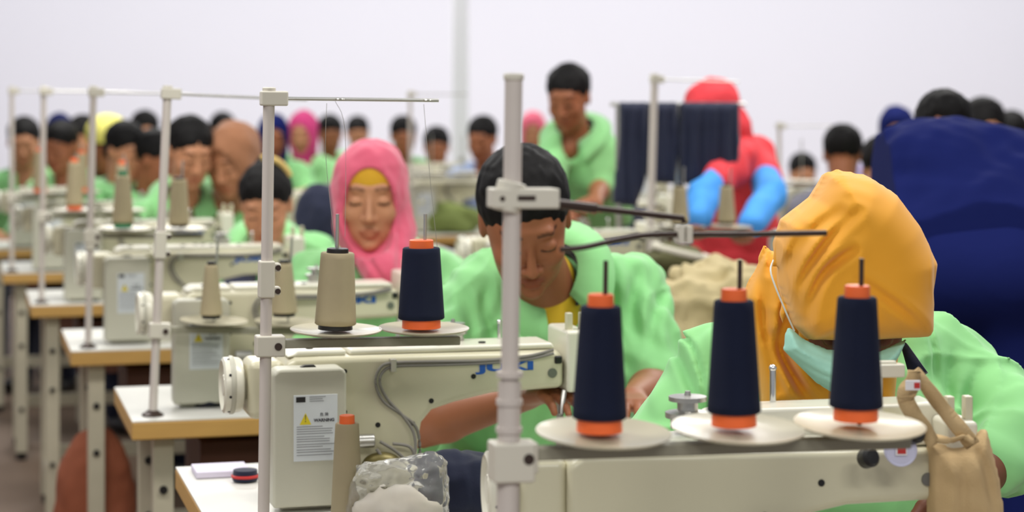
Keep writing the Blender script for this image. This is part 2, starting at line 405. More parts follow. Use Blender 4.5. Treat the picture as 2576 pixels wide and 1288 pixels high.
# ------------------------------------------------------------------ sewing machine (rear side faces the camera)
def make_machine(origin, label, group):
    t = empty('sewing_machine', (origin[0], origin[1], ZT), A, label, 'sewing machine', group)
    b = MB(); b.box((.09, -.085, 0), (.648, .09, .014)); b.build('bed', CREAMT, t, .004)
    out = [(.1, .012), (.333, .012), (.336, .10), (.342, .135), (.36, .156), (.40, .168), (.47, .182), (.60, .186), (.60, .246), (.585, .254), (.12, .256), (.1, .245)]
    b = MB(); b.prism(out, -.062, .062); b.build('arm', CREAM, t, .012, 4)
    b = MB(); b.prism([(.105, .255), (.21, .255), (.21, .266), (.125, .266)], -.05, .05); b.prism([(.214, .255), (.588, .255), (.582, .266), (.216, .266)], -.05, .05); b.build('top_cover', CREAMT, t, .005)
    for x, y in ((.15, -.02), (.3, -.02), (.46, -.02), (.36, .01), (.38, -.03), (.34, .02)): b = MB(); b.cyl((x, y, .265), (x, y, .2685), .0065); b.build('top_screw', BLACK, t)
    b = MB(); b.box((.04, -.05, .15), (.102, .05, .25)); b.build('shaft_housing', CREAM, t, .014, 4)
    # hand wheel, axis along x
    M = Matrix.Translation((0, 0, .205)) @ Matrix.Rotation(math.pi/2, 4, 'Y')
    b = MB(); b.lathe([(.001, .004), (.018, .002), (.02, .006), (.038, .006), (.043, 0), (.048, .003), (.049, .016), (.047, .03), (.044, .034), (.03, .034), (.025, .042), (.02, .046)], M, 48)
    wh = b.build('hand_wheel', CREAMT, t, angle=30)
    b = MB(); b.lathe([(.0495, .012), (.0505, .014), (.0505, .018), (.0495, .02)], M, 48, closed=False); b.build('grip_ring', BOXG, wh)
    for a in range(8):
        b = MB(); a = a*math.pi/4+.3; b.cyl(M @ Vector((.0485*math.cos(a), .0485*math.sin(a), .01)), M @ Vector((.0492*math.cos(a), .0492*math.sin(a), .01)), .0025, n=8); b.build('dimple', BLACK, wh)
    # control box with the warning plate
    b = MB(); b.prism([(.072, .01), (.198, .01), (.198, .236), (.19, .244), (.082, .244), (.072, .236)], -.118, -.06)
    bx = b.build('control_box', BOXG, t, .007, 4)
    b = MB(); b.box((.107, -.1192, .088), (.182, -.118, .2)); lb = b.build('warning_plate', LABELM, bx, .0004)
    f = -.1196
    b = MB(); b.box((.111, f, .188), (.127, f+.0006, .197)); b.build('plate_emblem', BLACK, lb)
    b = MB(); b.add([(.117, f, .150), (.137, f, .150), (.127, f, .170)], [(0, 1, 2)]); b.add([(.117, f+.0005, .150), (.137, f+.0005, .150), (.127, f+.0005, .170)], [(0, 2, 1)]); b.build('warning_triangle', YWARN, lb)
    b = MB(); b.add([(.1262, f-.0003, .1665), (.1278, f-.0003, .1665), (.1274, f-.0003, .158), (.1266, f-.0003, .158)], [(3, 2, 1, 0)]); b.box((.1263, f-.0003, .1545), (.1277, f, .1565)); b.build('exclamation_mark', INK, lb)
    text('warning_heading', 'WARNING', .0072, INK, lb, Matrix.Translation((.159, f, .1565)) @ TXT, .0002, .0003)
    text('warning_characters', '危 険', .0065, INK, lb, Matrix.Translation((.159, f, .166)) @ TXT, .0002)
    rs = random.Random(3); PG = mat('print_grey', (120, 120, 124), .7)
    for i, z in enumerate((.146, .142, .138, .134, .129, .125, .121, .116, .112, .107, .103, .098)):
        b = MB(); b.box((.112, f, z), (.112+(.066 if i % 4 else .05)*rs.uniform(.85, 1), f+.0005, z+.001)); b.build('print_line', PG, lb)
    for z in (.196, .1925, .189): b = MB(); b.box((.134, f, z), (.134+rs.uniform(.015, .03), f+.0005, z+.001)); b.build('print_line', PG, lb)
    for z in (.23, .16, .08): b = MB(); b.cyl((.205, -.058, z), (.205, -.0635, z), .004, n=12); b.build('box_screw', BLACK, bx)
    b = MB(); b.prism([(.12, .243), (.15, .243), (.146, .2475), (.13, .2475)], -.098, -.085); b.build('latch', BLACK, bx)
    # plugs and screws on the rear of the arm
    for x, z, r in ((.434, .213, .0045), (.358, .173, .0045), (.325, .135, .004), (.263, .135, .0045)): b = MB(); b.cyl((x, -.058, z), (x, -.0632, z), r); b.build('plug', BLACK, t)
    b = MB(); b.cyl((.578, -.058, .214), (.578, -.0645, .214), .0085); b.build('steel_plug', mat('dull_metal', (120, 118, 112), .4, .5), t)
    b = MB(); b.box((.582, -.066, .230), (.596, -.058, .244)); b.build('release_button', BLACK, t, .003)
    # lettering on the arm
    lt = text('arm_lettering', 'JUKI', .029, LOGOB, t, TXT, .0006, .0014)
    xs = [v.co.x for v in lt.data.vertices]; zs = [v.co.z for v in lt.data.vertices]
    lt.data.transform(Matrix.Translation((.490, -.0625, .2262)) @ Matrix.Diagonal((.106/(max(xs)-min(xs)), 1, .0205/(max(zs)-min(zs)), 1)) @ Matrix.Translation((-(max(xs)+min(xs))/2, 0, -(max(zs)+min(zs))/2)))
    # hoses along the arm
    hs = [spline([(.578, -.07, .256), (.53, -.07, .246), (.45, -.07, .241), (.36, -.071, .2425), (.29, -.072, .243), (.266, -.072, .236), (.257, -.072, .21), (.27, -.073, .178), (.30, -.075, .155), (.328, -.076, .13), (.334, -.078, .09), (.330, -.085, .045), (.335, -.09, .015)], 6),
          spline([(.578, -.072, .25), (.53, -.07, .241), (.45, -.07, .2365), (.36, -.071, .2365), (.295, -.072, .237), (.272, -.072, .23), (.264, -.073, .21), (.277, -.073, .182), (.305, -.076, .150), (.323, -.08, .12), (.322, -.085, .085), (.295, -.09, .075), (.262, -.09, .088)], 6),
          spline([(.262, -.085, .11), (.29, -.088, .092), (.31, -.09, .07), (.318, -.09, .04), (.35, -.09, .012)], 6),
          spline([(.255, -.09, .098), (.275, -.095, .072), (.30, -.095, .052), (.322, -.09, .075), (.315, -.085, .098), (.285, -.083, .105)], 6)]
    for h in hs:
        b = MB(); b.tube(h, .0028, 8); b.build('hose', GREYHOSE, t)
    b = MB(); b.box((.283, -.078, .228), (.293, -.06, .25)); b.build('hose_clip', STEEL, t, .001)
    b = MB(); b.cyl((.213, -.085, .112), (.252, -.085, .112), .012); b.build('solenoid', STEEL, t, .002)
    b = MB(); b.ell((.265, -.085, .07), (.035, .02, .022)); b.build('valve_body', mat('olive_brass', (110, 100, 58), .4, .5), t)
    # needle head
    b = MB(); b.box((.604, -.068, .178), (.646, .062, .288)); hd = b.build('face_cover', CREAMT, t, .007, 4)
    for x in (.609, .634): b = MB(); b.box((x, -.05, .285), (x+.011, -.035, .318)); b.build('thread_guide_post', CREAM, hd, .002)
    for x, z in ((.624, .183), (.630, .183), (.640, .2)): b = MB(); b.cyl((x, -.067, z), (x, -.069, z), .0016, n=10); b.build('cover_screw', BLACK, hd)
    b = MB(); b.cyl((.626, 0, .03), (.626, 0, .18), .004); b.box((.618, -.006, .06), (.632, .006, .08)); b.build('needle_bar', STEEL, t, .001)
    b = MB(); b.cyl((.612, .01, .02), (.612, .01, .18), .005); b.box((.601, -.02, .016), (.631, .012, .022)); b.build('presser_foot', STEEL, t, .001)
    b = MB(); b.tube(spline([(.604, -.05, .18), (.596, -.058, .14), (.598, -.058, .1), (.611, -.055, .075), (.626, -.05, .07)], 6), .005, 8); b.build('presser_lever', STEEL, t)
    # bobbin winder on top
    b = MB(); b.lathe([(.02, 0), (.02, .01), (.026, .012), (.026, .016), (.012, .018), (.012, .026), (.022, .027), (.022, .031), (.004, .032), (.003, .038)], Matrix.Translation((.42, .035, .266)), 28); b.build('bobbin_winder', STEEL, t, angle=30)
    b = MB(); b.cyl((.505, .03, .262), (.505, .03, .296), .0035); b.ell((.505, .03, .297), (.0045, .0045, .004)); b.build('thread_pin', CHROME, t)
    return t
MO = [(-.503, 3.58), (-.857, 4.72), (-1.24, 5.88), (-1.6, 7.02), (-1.98, 8.2), (-2.36, 9.4)]
ml = ['sharp sewing machine with yellow warning plate and blue lettering, before the bent man',
      'blurred cream sewing machine worked by the woman in the pink headscarf', 'blurred cream sewing machine worked by the girl with the bent head',
      'blurred pale sewing machine fourth in the slanting row, before the brown headscarf', 'far blurred sewing machine fifth in the slanting row at the left', 'far blurred sewing machine sixth in the slanting row at the left']
mach = make_machine(MO[0], ml[0], 'cream sewing machines')
for k in range(1, 6):
    c = copy_tree(mach); c.location = (*MO[k], ZT); c['label'] = ml[k]
m0 = copy_tree(mach); m0.location = (-.035, 2.655, ZT); m0.rotation_euler.z = math.radians(8); m0['label'] = 'nearest sewing machine at the lower right, behind the three large navy cones'
m0.scale = (.985, 1, 1)
b = MB(); b.prism([(.30, .262), (.617, .262), (.617, .298), (.608, .304), (.33, .300), (.30, .292)], -.005, .062); b.build('raised_cover', CREAMT, m0, .006)
for ch in list(kids(m0)):
    if ch.name.split('.')[0] in ('control_box', 'hose', 'arm_lettering', 'hose_clip', 'bobbin_winder', 'thread_pin', 'valve_body', 'solenoid'): wipe(ch)
b = MB(); b.lathe([(.02, 0), (.02, .01), (.026, .012), (.026, .018), (.012, .02), (.012, .03), (.022, .031), (.022, .036), (.004, .037), (.003, .042)], Matrix.Translation((.275, .02, .274)) @ Matrix.Scale(1.15, 4), 28); b.build('bobbin_winder', STEEL, m0, angle=30)
b = MB(); b.cyl((.40, .05, .30), (.40, .05, .345), .0042); b.ell((.40, .05, .346), (.0052, .0052, .005)); b.build('thread_pin', CHROME, m0)
b = MB(); b.box((.455, -.05, .36), (.54, -.04, .366)); b.box((.507, -.052, .262), (.521, -.04, .362)); b.box((.517, -.055, .345), (.55, -.035, .362)); b.build('tension_bracket', CREAMT, m0, .002)
# right row of machines on tables
RO = [((-.17, 6.5), 'blurred sewing machine right behind the man with short black hair'), ((.86, 6.8), 'blurred sewing machine beside the woman in red, left of the mustard headscarf'),
      ((.02, 8.2), 'blurred sewing machine under the hanging navy trousers'), ((-1.2, 9.0), 'far blurred sewing machine to the left of the pink headscarf'), ((-.6, 10.3), 'far blurred sewing machine right of the pink headscarf'),
      ((1.15, 9.4), 'far blurred sewing machine left of the man in the navy shirt'), ((-.7, 12.4), 'tiny blurred sewing machine before the pillar'), ((.6, 12.4), 'tiny blurred sewing machine in the far middle')]
for k, (p, l) in enumerate(RO):
    c = copy_tree(mach); c.location = (*p, ZT); c['label'] = l; c['group'] = 'sewing machines in the far rows'
    d = copy_tree(t0); d.location = (p[0]+.02, p[1]-.28, 0); d['label'] = l.replace('sewing machine', 'table with sewing machine'); d['group'] = 'tables in the far rows'
# ------------------------------------------------------------------ thread stands, cones
def make_stand(loc, label, group='thread stands', ntray=2, trayz=.325, top=1.44, r=.009, ct=((.108), (.267)), clampz=None, lean=0, guide=True, dm=0):
    t = empty('thread_stand', (loc[0], loc[1], ZT), A, label, 'thread stand', group)
    t.rotation_euler = (0, lean, A)
    zt = trayz
    b = MB(); b.cyl((0, 0, .004), (0, 0, top-ZT), r, n=24); b.build('pole', POLE, t, angle=30)
    b = MB(); b.lathe([(.024, 0), (.024, .004), (.016, .008), (.012, .012)], None, 28); b.build('base_flange', DARKROD, t, angle=30)
    b = MB(); b.cyl((0, 0, top-ZT-.002), (0, 0, top-ZT+.006), r*1.15); b.build('pole_cap', CLAMP, t, .002)
    zc = zt-.018
    b = MB(); b.box((-.017, -.016, zc-.022), (.03, .016, zc+.012)); b.build('tray_clamp', CLAMP, t, .003)
    b = MB(); b.cyl((.018, -.0155, zc-.005), (.018, -.019, zc-.005), .006); b.build('clamp_screw', DARKROD, t)
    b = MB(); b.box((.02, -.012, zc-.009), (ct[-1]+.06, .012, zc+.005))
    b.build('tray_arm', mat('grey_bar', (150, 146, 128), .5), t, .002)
    for x in ct:
        b = MB(); b.lathe([(.001, -.004), (.03, -.004), (.052, -.003), (.071, .001), (.075, .003), (.075, .0045), (.071, .0035), (.052, .0), (.03, -.001), (.001, .0)], Matrix.Translation((x, 0, zt-.002-dm*.3)) @ Matrix.Rotation(math.radians(2+dm*1200), 4, 'X'), 56, closed=False)
        b.build('tray', TRAY, t, angle=50)
        b = MB(); b.cyl((x, 0, zt), (x, 0, zt+.19), .0028); b.build('spindle', DARKROD if ntray == 3 else STEEL, t)
    if clampz:
        b = MB(); b.box((-.013, -.014, clampz-.03), (.012, .014, clampz+.03)); b.box((.01, -.01, clampz+.012), (.022, .01, clampz+.026)); b.box((.01, -.01, clampz-.026), (.022, .01, clampz-.012)); b.build('joint_clamp', CLAMP, t, .003)
        for q in (-.019, .019): b = MB(); b.cyl((.017, -.0095, clampz+q), (.017, -.013, clampz+q), .0045); b.build('clamp_screw', DARKROD, t)
    if guide:
        g = top-ZT-.012
        b = MB(); b.box((-.014, -.013, g-.012), (.03, .013, g+.012)); b.build('guide_clamp', CLAMP, t, .003)
        b = MB(); b.cyl((.02, 0, g), (ct[-1]+.02, 0, g), .003)
        for x in ct: b.tube([Vector((x+.007*math.cos(q/10*6.28), -.008+.008*math.sin(q/10*6.28), g)) for q in range(11)], .0012, 6)
        b.build('thread_guide', STEEL, t)
    return t
def cone_mb(h, rb, rt):
    b = MB(); n = 14; pr = [(rt*.55, .004), (rb-.002, .002)]
    for i in range(n+1):
        u = i/n; pr.append((rb+(rt-rb)*u, .004+(h-.008)*u))
    pr += [(rt-.002, h-.002), (rt*.55, h-.003)]
    b.lathe(pr, None, 40); return b
PROTO = {}
def cone(loc, label, kind='navy', h=.128, rb=.0305, rt=.0225, rim=True, tilt=(0, 0), name='thread_cone', group=None):
    key = (kind, h, rb, rt, rim); gname = {'navy': 'navy thread cones', 'beige': 'beige thread cones'}[kind.split('_')[0]]
    if key in PROTO:
        t = copy_tree(PROTO[key])
    else:
        t = empty(name, (0, 0, 0), 0)
        z0 = .013 if rim else .006
        o = cone_mb(h, rb, rt).build('wound_thread', NAVYT if kind.startswith('navy') else BEIGET, t, angle=50); o.location = (0, 0, z0)
        cm = ORANGE if kind in ('navy', 'beige_orange') else (GREENP if kind == 'beige_green' else BLACK)
        b = MB(); b.lathe([(.006, 0), (rb*.84, 0), (rb*.82, z0+.004), (.006, z0+.004)], None, 32); b.build('cone_foot', cm, t, .001)
        hh = .012 if rim else .006
        b = MB(); b.lathe([(.0045, 0), (rt*.66, -.003), (rt*.64, hh), (rt*.58, hh+.001), (.0045, hh)], Matrix.Translation((0, 0, z0+h-.002)), 32); b.build('cone_tip', cm, t, .001)
        PROTO[key] = t
    t.location = loc; t.rotation_euler = (tilt[0], tilt[1], 0)
    tag(t, label, 'thread cone', group or gname)
    return t
def thread(pts, name='thread', label='', r=.0004, m=None):
    b = MB(); b.tube(pts, r, 5); o = b.build(name, m or mat('thread_grey', (150, 146, 138), .6)); tag(o, label, 'thread', 'threads rising to the guides'); return o
def on(loc, x, z, y=0): return Vector((loc[0], loc[1], 0))+U*x+V_*y+Vector((0, 0, z))
# stand 0, nearest, three navy cones
S0 = (-.008, 2.25); Z0 = .347
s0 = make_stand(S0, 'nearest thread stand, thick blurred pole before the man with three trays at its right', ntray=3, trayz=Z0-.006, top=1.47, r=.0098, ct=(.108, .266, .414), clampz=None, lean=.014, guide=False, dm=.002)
b = MB(); b.cyl((0, 0, .19), (0, 0, .40), .0125, n=24)
for z in (.345, .375, .405): b.cyl((0, 0, z), (0, 0, z+.006), .0145, n=24)
b.build('pole_sleeve', POLE, s0)
b = MB(); b.box((-.02, -.018, Z0-.055), (.026, .018, Z0-.012)); b.build('base_clamp', CLAMP, s0, .003)
b = MB(); b.box((-.025, -.016, .589), (.050, .016, .611)); b.cyl((-.008, 0, .585), (.0, 0, .618), .016); ck = b.build('guide_clamp', CLAMP, s0, .0025)
b = MB(); b.box((.002, -.0168, .598), (.022, -.0158, .6035)); b.cyl((-.015, -.0165, .6), (-.015, -.0155, .6), .003); b.build('clamp_slot', DARKROD, ck)
def s0l(px, py, d): # into the stand's own frame
    bpy.context.view_layer.update(); return s0.matrix_world.inverted() @ P(px, py, d)
e1 = s0l(1400, 513, 2.26); e2 = s0l(1718, 549, 2.34); e3 = s0l(1720, 562, 2.34)
b = MB(); b.tube([e1, e1.lerp(e2, .3)], .0058, 10); b.tube([e1.lerp(e2, .2), e2, e3], .0038, 10); b.build('guide_arm', DARKROD, s0)
g = s0l(1720, 590, 2.34)
b = MB(); b.box(g+Vector((-.0085, -.008, -.0095)), g+Vector((-.001, .008, .0105))); b.box(g+Vector((.001, -.008, -.0095)), g+Vector((.0085, .008, .0105))); b.build('guide_block', CLAMP, s0, .0015)
b = MB(); b.tube(spline([s0l(1412, 628, 2.25), s0l(1470, 622, 2.27), s0l(1560, 602, 2.3), s0l(1640, 591, 2.32), s0l(1760, 590, 2.35), s0l(1900, 589, 2.37), s0l(2078, 586, 2.4)], 5), .0034, 8); b.build('guide_rod', DARKROD, s0)
for x, hh, tl_, lb in ((.108, .128, (0, .01), 'large navy cone with orange rims left of the three nearest, in front of the man'), (.266, .13, (0, 0), 'large navy cone with orange rims in the middle of the three nearest'), (.414, .13, (0, .012), 'large navy cone with orange rims before the mustard headscarf mask')):
    z = {'.108': 0}.get(str(x), {.266: .008, .414: .002}.get(x, 0))
    cone(on(S0, x, ZT+Z0-.006), lb, 'navy', hh, .0305, .0225, True, tl_)
# stand 1, sharp pole, beige and navy cone
S1 = (-.403, 3.35)
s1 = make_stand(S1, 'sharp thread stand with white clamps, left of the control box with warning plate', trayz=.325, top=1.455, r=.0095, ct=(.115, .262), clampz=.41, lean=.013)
cone(on(S1, .118, ZT+.325), 'sharp beige cone with black tip in front of the pink headscarf, on the left tray', 'beige_black', .122, .034, .0275, False, (0, .03))
cone(on(S1, .262, ZT+.323), 'navy cone with orange rims on the tray under the pink headscarf', 'navy', .122, .0385, .031, True)
S2 = (-.789, 4.54)
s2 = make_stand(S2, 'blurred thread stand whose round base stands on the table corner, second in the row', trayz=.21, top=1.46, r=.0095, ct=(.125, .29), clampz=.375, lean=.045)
cone(on(S2, .128, ZT+.21), 'blurred beige cone with dark spindle left of the sharp pole', 'beige_black', .115, .025, .014, False)
cone(on(S2, .29, ZT+.21), 'blurred beige cone directly right of the sharp pole', 'beige_black', .115, .03, .018, False)
S3 = (-1.175, 5.73)
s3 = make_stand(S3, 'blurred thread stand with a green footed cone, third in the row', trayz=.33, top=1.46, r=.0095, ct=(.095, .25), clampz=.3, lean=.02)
cone(on(S3, .095, ZT+.33), 'blurred beige cone with green foot at the left', 'beige_green', .135, .03, .02, True)
cone(on(S3, .25, ZT+.33), 'blurred beige cone behind the second pole, next to green shirts', 'beige_black', .13, .03, .022, False)
S4 = (-1.575, 6.92)
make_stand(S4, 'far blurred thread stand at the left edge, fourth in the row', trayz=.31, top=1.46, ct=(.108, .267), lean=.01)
cone(on(S4, .108, ZT+.31), 'far blurred beige cone with orange foot near the left edge', 'beige_orange', .15, .03, .02, True)
cone(on(S4, .267, ZT+.31), 'far blurred beige cone half hidden behind the green footed cone', 'beige_orange', .14, .03, .02, True)
S5 = (-1.96, 8.1)
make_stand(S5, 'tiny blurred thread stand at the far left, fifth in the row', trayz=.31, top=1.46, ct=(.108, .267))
cone(on(S5, .108, ZT+.31), 'tiny blurred beige cone at the very left edge', 'beige_orange', .15, .03, .02, True)
cone(on(S5, .267, ZT+.31), 'tiny blurred beige cone behind the far left pole', 'beige_orange', .14, .03, .02, True)
# stands of the far rows
make_stand((.434, 6.6), 'slim beige pole of a far thread stand before the hanging navy trousers', trayz=.28, top=1.5, r=.012, ct=(.108, .267), lean=.03, group='far thread stands')
make_stand((-.5, 10.15), 'tiny blurred thread stand beside the pillar in the background', trayz=.3, top=1.44, ct=(.108, .267), group='far thread stands')
make_stand((1.2, 9.28), 'tiny blurred thread stand right of the woman in red', trayz=.3, top=1.3, ct=(.108, .267), group='far thread stands')
cone(on((.434, 6.6), .108, ZT+.28), 'blurred pale cone beside the slim beige pole in the background', 'beige_black', .12, .03, .02, False)
cone(on((.434, 6.6), .267, ZT+.28), 'blurred pale cone left of the blue sleeve in the background', 'beige_black', .12, .03, .02, False)
# cones standing on tables
cone(P(525, 1012, 4.62)*1 if False else Vector((P(523, 1012, 4.68).x, 4.68, ZT)), 'navy cone standing on the second table beside the control box', 'navy_dark', .118, .036, .026, False)
cone(Vector((P(873, 1200, 3.4).x, 3.40, ZT)), 'beige cone with orange tip on the table beside the warning plate box', 'beige_orange', .158, .027, .0195, True)
cone(Vector((P(238, 770, 6.97).x, 6.97, ZT)), 'tiny navy cone on the far table by the third pole', 'navy_dark', .06, .018, .014, False)
# rising threads
for pts, l in (([P(868, 595, 3.4), P(868, 330, 3.42), on(S1, .118, 1.438)], 'pale thread rising before the left edge of the pink headscarf'),
               ([on(S1, .118, ZT+.325+.135), P(820, 400, 3.37), P(822, 260, 3.37)], 'pale thread rising from the sharp beige cone tip'),
               ([P(1100, 625, 3.42), P(1082, 450, 3.42), P(1066, 262, 3.42)], 'pale thread rising from the navy cone right of the pink headscarf')):
    thread(spline(pts, 5), label=l)
# ------------------------------------------------------------------ people
def headM(c, yaw=0, pitch=0, roll=0, s=1.0):
    return Matrix.Translation(Vector(c)) @ (Matrix.Rotation(math.radians(yaw), 4, 'Z') @ Matrix.Rotation(math.radians(pitch), 4, 'X') @ Matrix.Rotation(math.radians(roll), 4, 'Y')) @ Matrix.Scale(s, 4)
def hand(g, wr, d, pn, side, s=1.0, curl=.5):
    """palm and five fingers; d = direction of the hand, pn = where the palm faces, side = +1 when the thumb leaves towards d x pn"""
    d = Vector(d).normalized(); pn = Vector(pn); pn = (pn-d*pn.dot(d)).normalized(); t = d.cross(pn)*side
    wr = Vector(wr); w0 = wr+d*.02*s
    for q in (-.026, -.009, .009, .026): g.cap(wr+t*q*.55*s, wr+d*.085*s+t*q*s, .014*s, .0115*s, .012)
    for i, (q, L) in enumerate(((.030, .066), (.011, .075), (-.010, .07), (-.030, .055))):
        p = wr+d*.088*s+t*q*s; a = 0; dd = d+t*(q*3)
        for sg, (fl, rr) in enumerate(((.46, .0092), (.31, .0082), (.23, .0072))):
            a += curl*(.55+.12*i*.5+.1*sg); v = dd.normalized()*math.cos(a)+pn*math.sin(a); q2 = p+v*L*fl*s
            g.cap(p, q2, rr*s, (rr-.0008)*s, .0025); p = q2
    p = wr+d*.025*s+t*.026*s; v = (d*.6+t*.8+pn*.25).normalized(); q2 = p+v*.038*s; g.cap(p, q2, .0135*s, .0105*s, .006)
    v = (d*.85+t*.35+pn*.4).normalized(); q3 = q2+v*.03*s; g.cap(q2, q3, .0105*s, .0088*s, .003); g.cap(q3, q3+(d*.95+pn*.45).normalized()*.022*s, .0088*s, .0075*s, .003)
def head_sdf(g, M, detail=1):
    E = lambda c, r, k=.01, mode='u': g.ell(c, r, k*M.to_scale()[0], M, mode)
    C = lambda a, b, ra, rb, k=.01, mode='u': g.cap(a, b, ra, rb, k, M, mode)
    E((0, .014, .035), (.073, .090, .082), .02); E((0, -.022, -.018), (.064, .064, .090), .022); E((0, -.034, -.070), (.047, .046, .041), .026)
    if detail:
        C((-.033, -.0735, .036), (.033, -.0735, .036), .010, .010, .012)
        for sx in (-1, 1):
            E((sx*.031, -.098, .010), (.0175, .018, .0125), .009, 's')
            E((sx*.031, -.0735, .008), (.0145, .0125, .0112), .003)
            E((sx*.038, -.060, -.022), (.021, .021, .021), .016)
            E((sx*.0125, -.093, -.030), (.0082, .009, .0075), .005)
            E((sx*.0065, -.101, -.038), (.0036, .006, .0045), .002, 's')
        C((0, -.080, .022), (0, -.102, -.024), .0065, .0092, .008); E((0, -.104, -.028), (.0092, .0085, .0085), .005)
        E((-.009, -.085, -.0585), (.013, .009, .0052), .004); E((.009, -.085, -.0585), (.013, .009, .0052), .004)
        E((0, -.085, -.0685), (.0175, .009, .0068), .004); E((0, -.0975, -.0632), (.023, .007, .0013), .002, 's')
        E((0, -.074, -.094), (.018, .014, .014), .014)
    for sx in (-1, 1):
        E((sx*.074, .010, .0), (.0085, .018, .030), .008)
        if detail: E((sx*.082, .006, .004), (.005, .010, .018), .004, 's')
def tint_fn(M, lipc, brow=(.16, .12, .11)):
    Mi = np.array(M.inverted())
    def f(V):
        L = V @ Mi[:3, :3].T+Mi[:3, 3]; x, y, z = L[:, 0], L[:, 1], L[:, 2]; c = np.ones((len(V), 3), np.float32); ax_ = abs(x)
        lip = np.clip(1.25-np.sqrt((x/.021)**2+((z+.0635)/.0105)**2), 0, .25)*4*(y < -.07)
        bz = z-.036+.22*np.abs(ax_-.030)-.003; br = np.clip((.0046-abs(bz))/.003, 0, .8)*(ax_ > .012)*(ax_ < .049)*(y < -.04)
        ez = z-.0015-.12*np.abs(ax_-.031); el = np.clip((.0034-abs(ez))/.0016, 0, 1)*(ax_ > .017)*(ax_ < .046)*(y < -.06)
        for k in range(3):
            c[:, k] *= 1-lip*(1-lipc[k]); c[:, k] *= 1-br*(1-brow[k]); c[:, k] *= 1-el*(.85)
        return c
    return f
MEN = []
def person(label, head, yaw=0, pitch=15, roll=0, hs=1.0, face='tan', hair='short', neck=None, shl=None, shr=None, hip=None, ell=None, elr=None, wrl=None, wrr=None,
           shirt=None, sleeve=.8, h=.006, hh=None, facing=None, collar=True, pants=None, stand=False, sw=.185, group='factory workers', detail=1, extra=None, sleeve_m=None, bulk=1.0, name='person', feet=None, scarf=None, bodyhead=True, under=None, fold=.0055, foldst=(1.3, 1.3, .7), folds=()):
    """l and r are the left and right of the photo"""
    shirt = shirt or MINT; pants = pants or NAVYF
    head = Vector(head); M = headM(head, yaw, pitch, roll, hs)
    F = Vector((math.sin(math.radians(facing if facing is not None else yaw*.5+15)), -math.cos(math.radians(facing if facing is not None else yaw*.5+15)), 0)); Rr = Vector((-F.y, F.x, 0))   # Rr: towards the photo's right when facing us
    neck = Vector(neck) if neck is not None else head-F*.06-Vector((0, 0, .165))
    shl = Vector(shl) if shl is not None else neck-Rr*sw-Vector((0, 0, .055)); shr = Vector(shr) if shr is not None else neck+Rr*sw-Vector((0, 0, .055))
    if hip is None: hip = Vector((neck.x, neck.y, 0))-F*.22+Vector((0, 0, .55 if not stand else .92))
    hip = Vector(hip)
    ell = Vector(ell) if ell is not None else shl-Rr*.06+F*.12-Vector((0, 0, .24)); elr = Vector(elr) if elr is not None else shr+Rr*.06+F*.12-Vector((0, 0, .24))
    wrl = Vector(wrl) if wrl is not None else ell+F*.2+Rr*.09+Vector((0, 0, .02)); wrr = Vector(wrr) if wrr is not None else elr+F*.2-Rr*.09+Vector((0, 0, .02))
    root = empty(name, (hip.x, hip.y, 0), 0, label, 'person', group); inv = Matrix.Translation((-hip.x, -hip.y, 0))
    def fin(o): o.data.transform(inv); o.parent = root; return o
    pts = [head+Vector((.16, .16, .2)), head-Vector((.16, .16, .2)), shl, shr, ell, elr, wrl, wrr, wrl+F*.2, wrr+F*.2, hip, neck]
    lo = [min(p[i] for p in pts)-.09 for i in range(3)]; hi = [max(p[i] for p in pts)+.09 for i in range(3)]
    chest = neck.lerp(hip, .30)+F*.015
    # body: head, neck, trunk, arms and hands in one surface
    g = SDF(lo, hi, h)
    g.cap(chest-Rr*.06, hip-Rr*.06, .085*bulk, .085*bulk, .03); g.cap(chest+Rr*.06, hip+Rr*.06, .085*bulk, .085*bulk, .03)
    g.cap(shl.lerp(neck, .15), shr.lerp(neck, .15), .045, .045, .03)
    head_sdf(g, M, detail)
    g.cap(M @ Vector((0, .022, -.05)), neck-Vector((0, 0, .03)), .050*hs, .054*hs, .02)
    for a, e, wv, sd in ((shl, ell, wrl, -1), (shr, elr, wrr, 1)):
        g.cap(a, e, .043*bulk, .037*bulk, .015); g.cap(e, e.lerp(wv, .35), .036*bulk, .037*bulk, .012); g.cap(e.lerp(wv, .35), wv, .037*bulk, .0235, .012)
        d = (wv-e).normalized()
        if detail or h < .009: hand(g, wv, (d*.7+F*.5).normalized(), Vector((0, 0, -1)), -sd, 1.0, .5)
        else: g.ell(wv+d*.06, (.04, .05, .025), .02)
    fin(g.build('body', skin(face), color=tint_fn(M, (.80, .60, .58) if face != 'deep' else (.7, .55, .55)) if True else None))
    # shirt
    h2 = hh or max(h, .007); g = SDF(lo, hi, h2); B = bulk
    for q in (-.075, 0, .075): g.cap(chest+Rr*q*B, hip+Rr*q*B*1.1, .115*B-abs(q)*.25, .125*B-abs(q)*.2, .04)
    g.cap(shl.lerp(neck, .10), shr.lerp(neck, .10), .060*B, .060*B, .05); g.cap(shl.lerp(neck, .45)+Vector((0, 0, .012)), shr.lerp(neck, .45)+Vector((0, 0, .012)), .055, .055, .05)
    for a, e, wv in ((shl, ell, wrl), (shr, elr, wrr)):
        q = min(sleeve, 1); e2 = a.lerp(e, q); g.cap(a, e2, .062*B, .060*B, .03)
        if sleeve > 1: g.cap(e, e.lerp(wv, sleeve-1), .058*B, .043*B, .02)
    g.noise(fold, 38, seed=len(MEN)+1, st=foldst); g.noise(fold*.55, 85, seed=len(MEN)+40, st=foldst)
    if h < .006: g.crease(.0075, 34, seed=len(MEN)+3, st=(1.2, 1, .8))
    for pts_, am, wd in folds: g.fold(pts_, am, wd, (0, 9))
    # neck opening
    nd = (M @ Vector((0, .02, -.06))-neck).normalized(); 
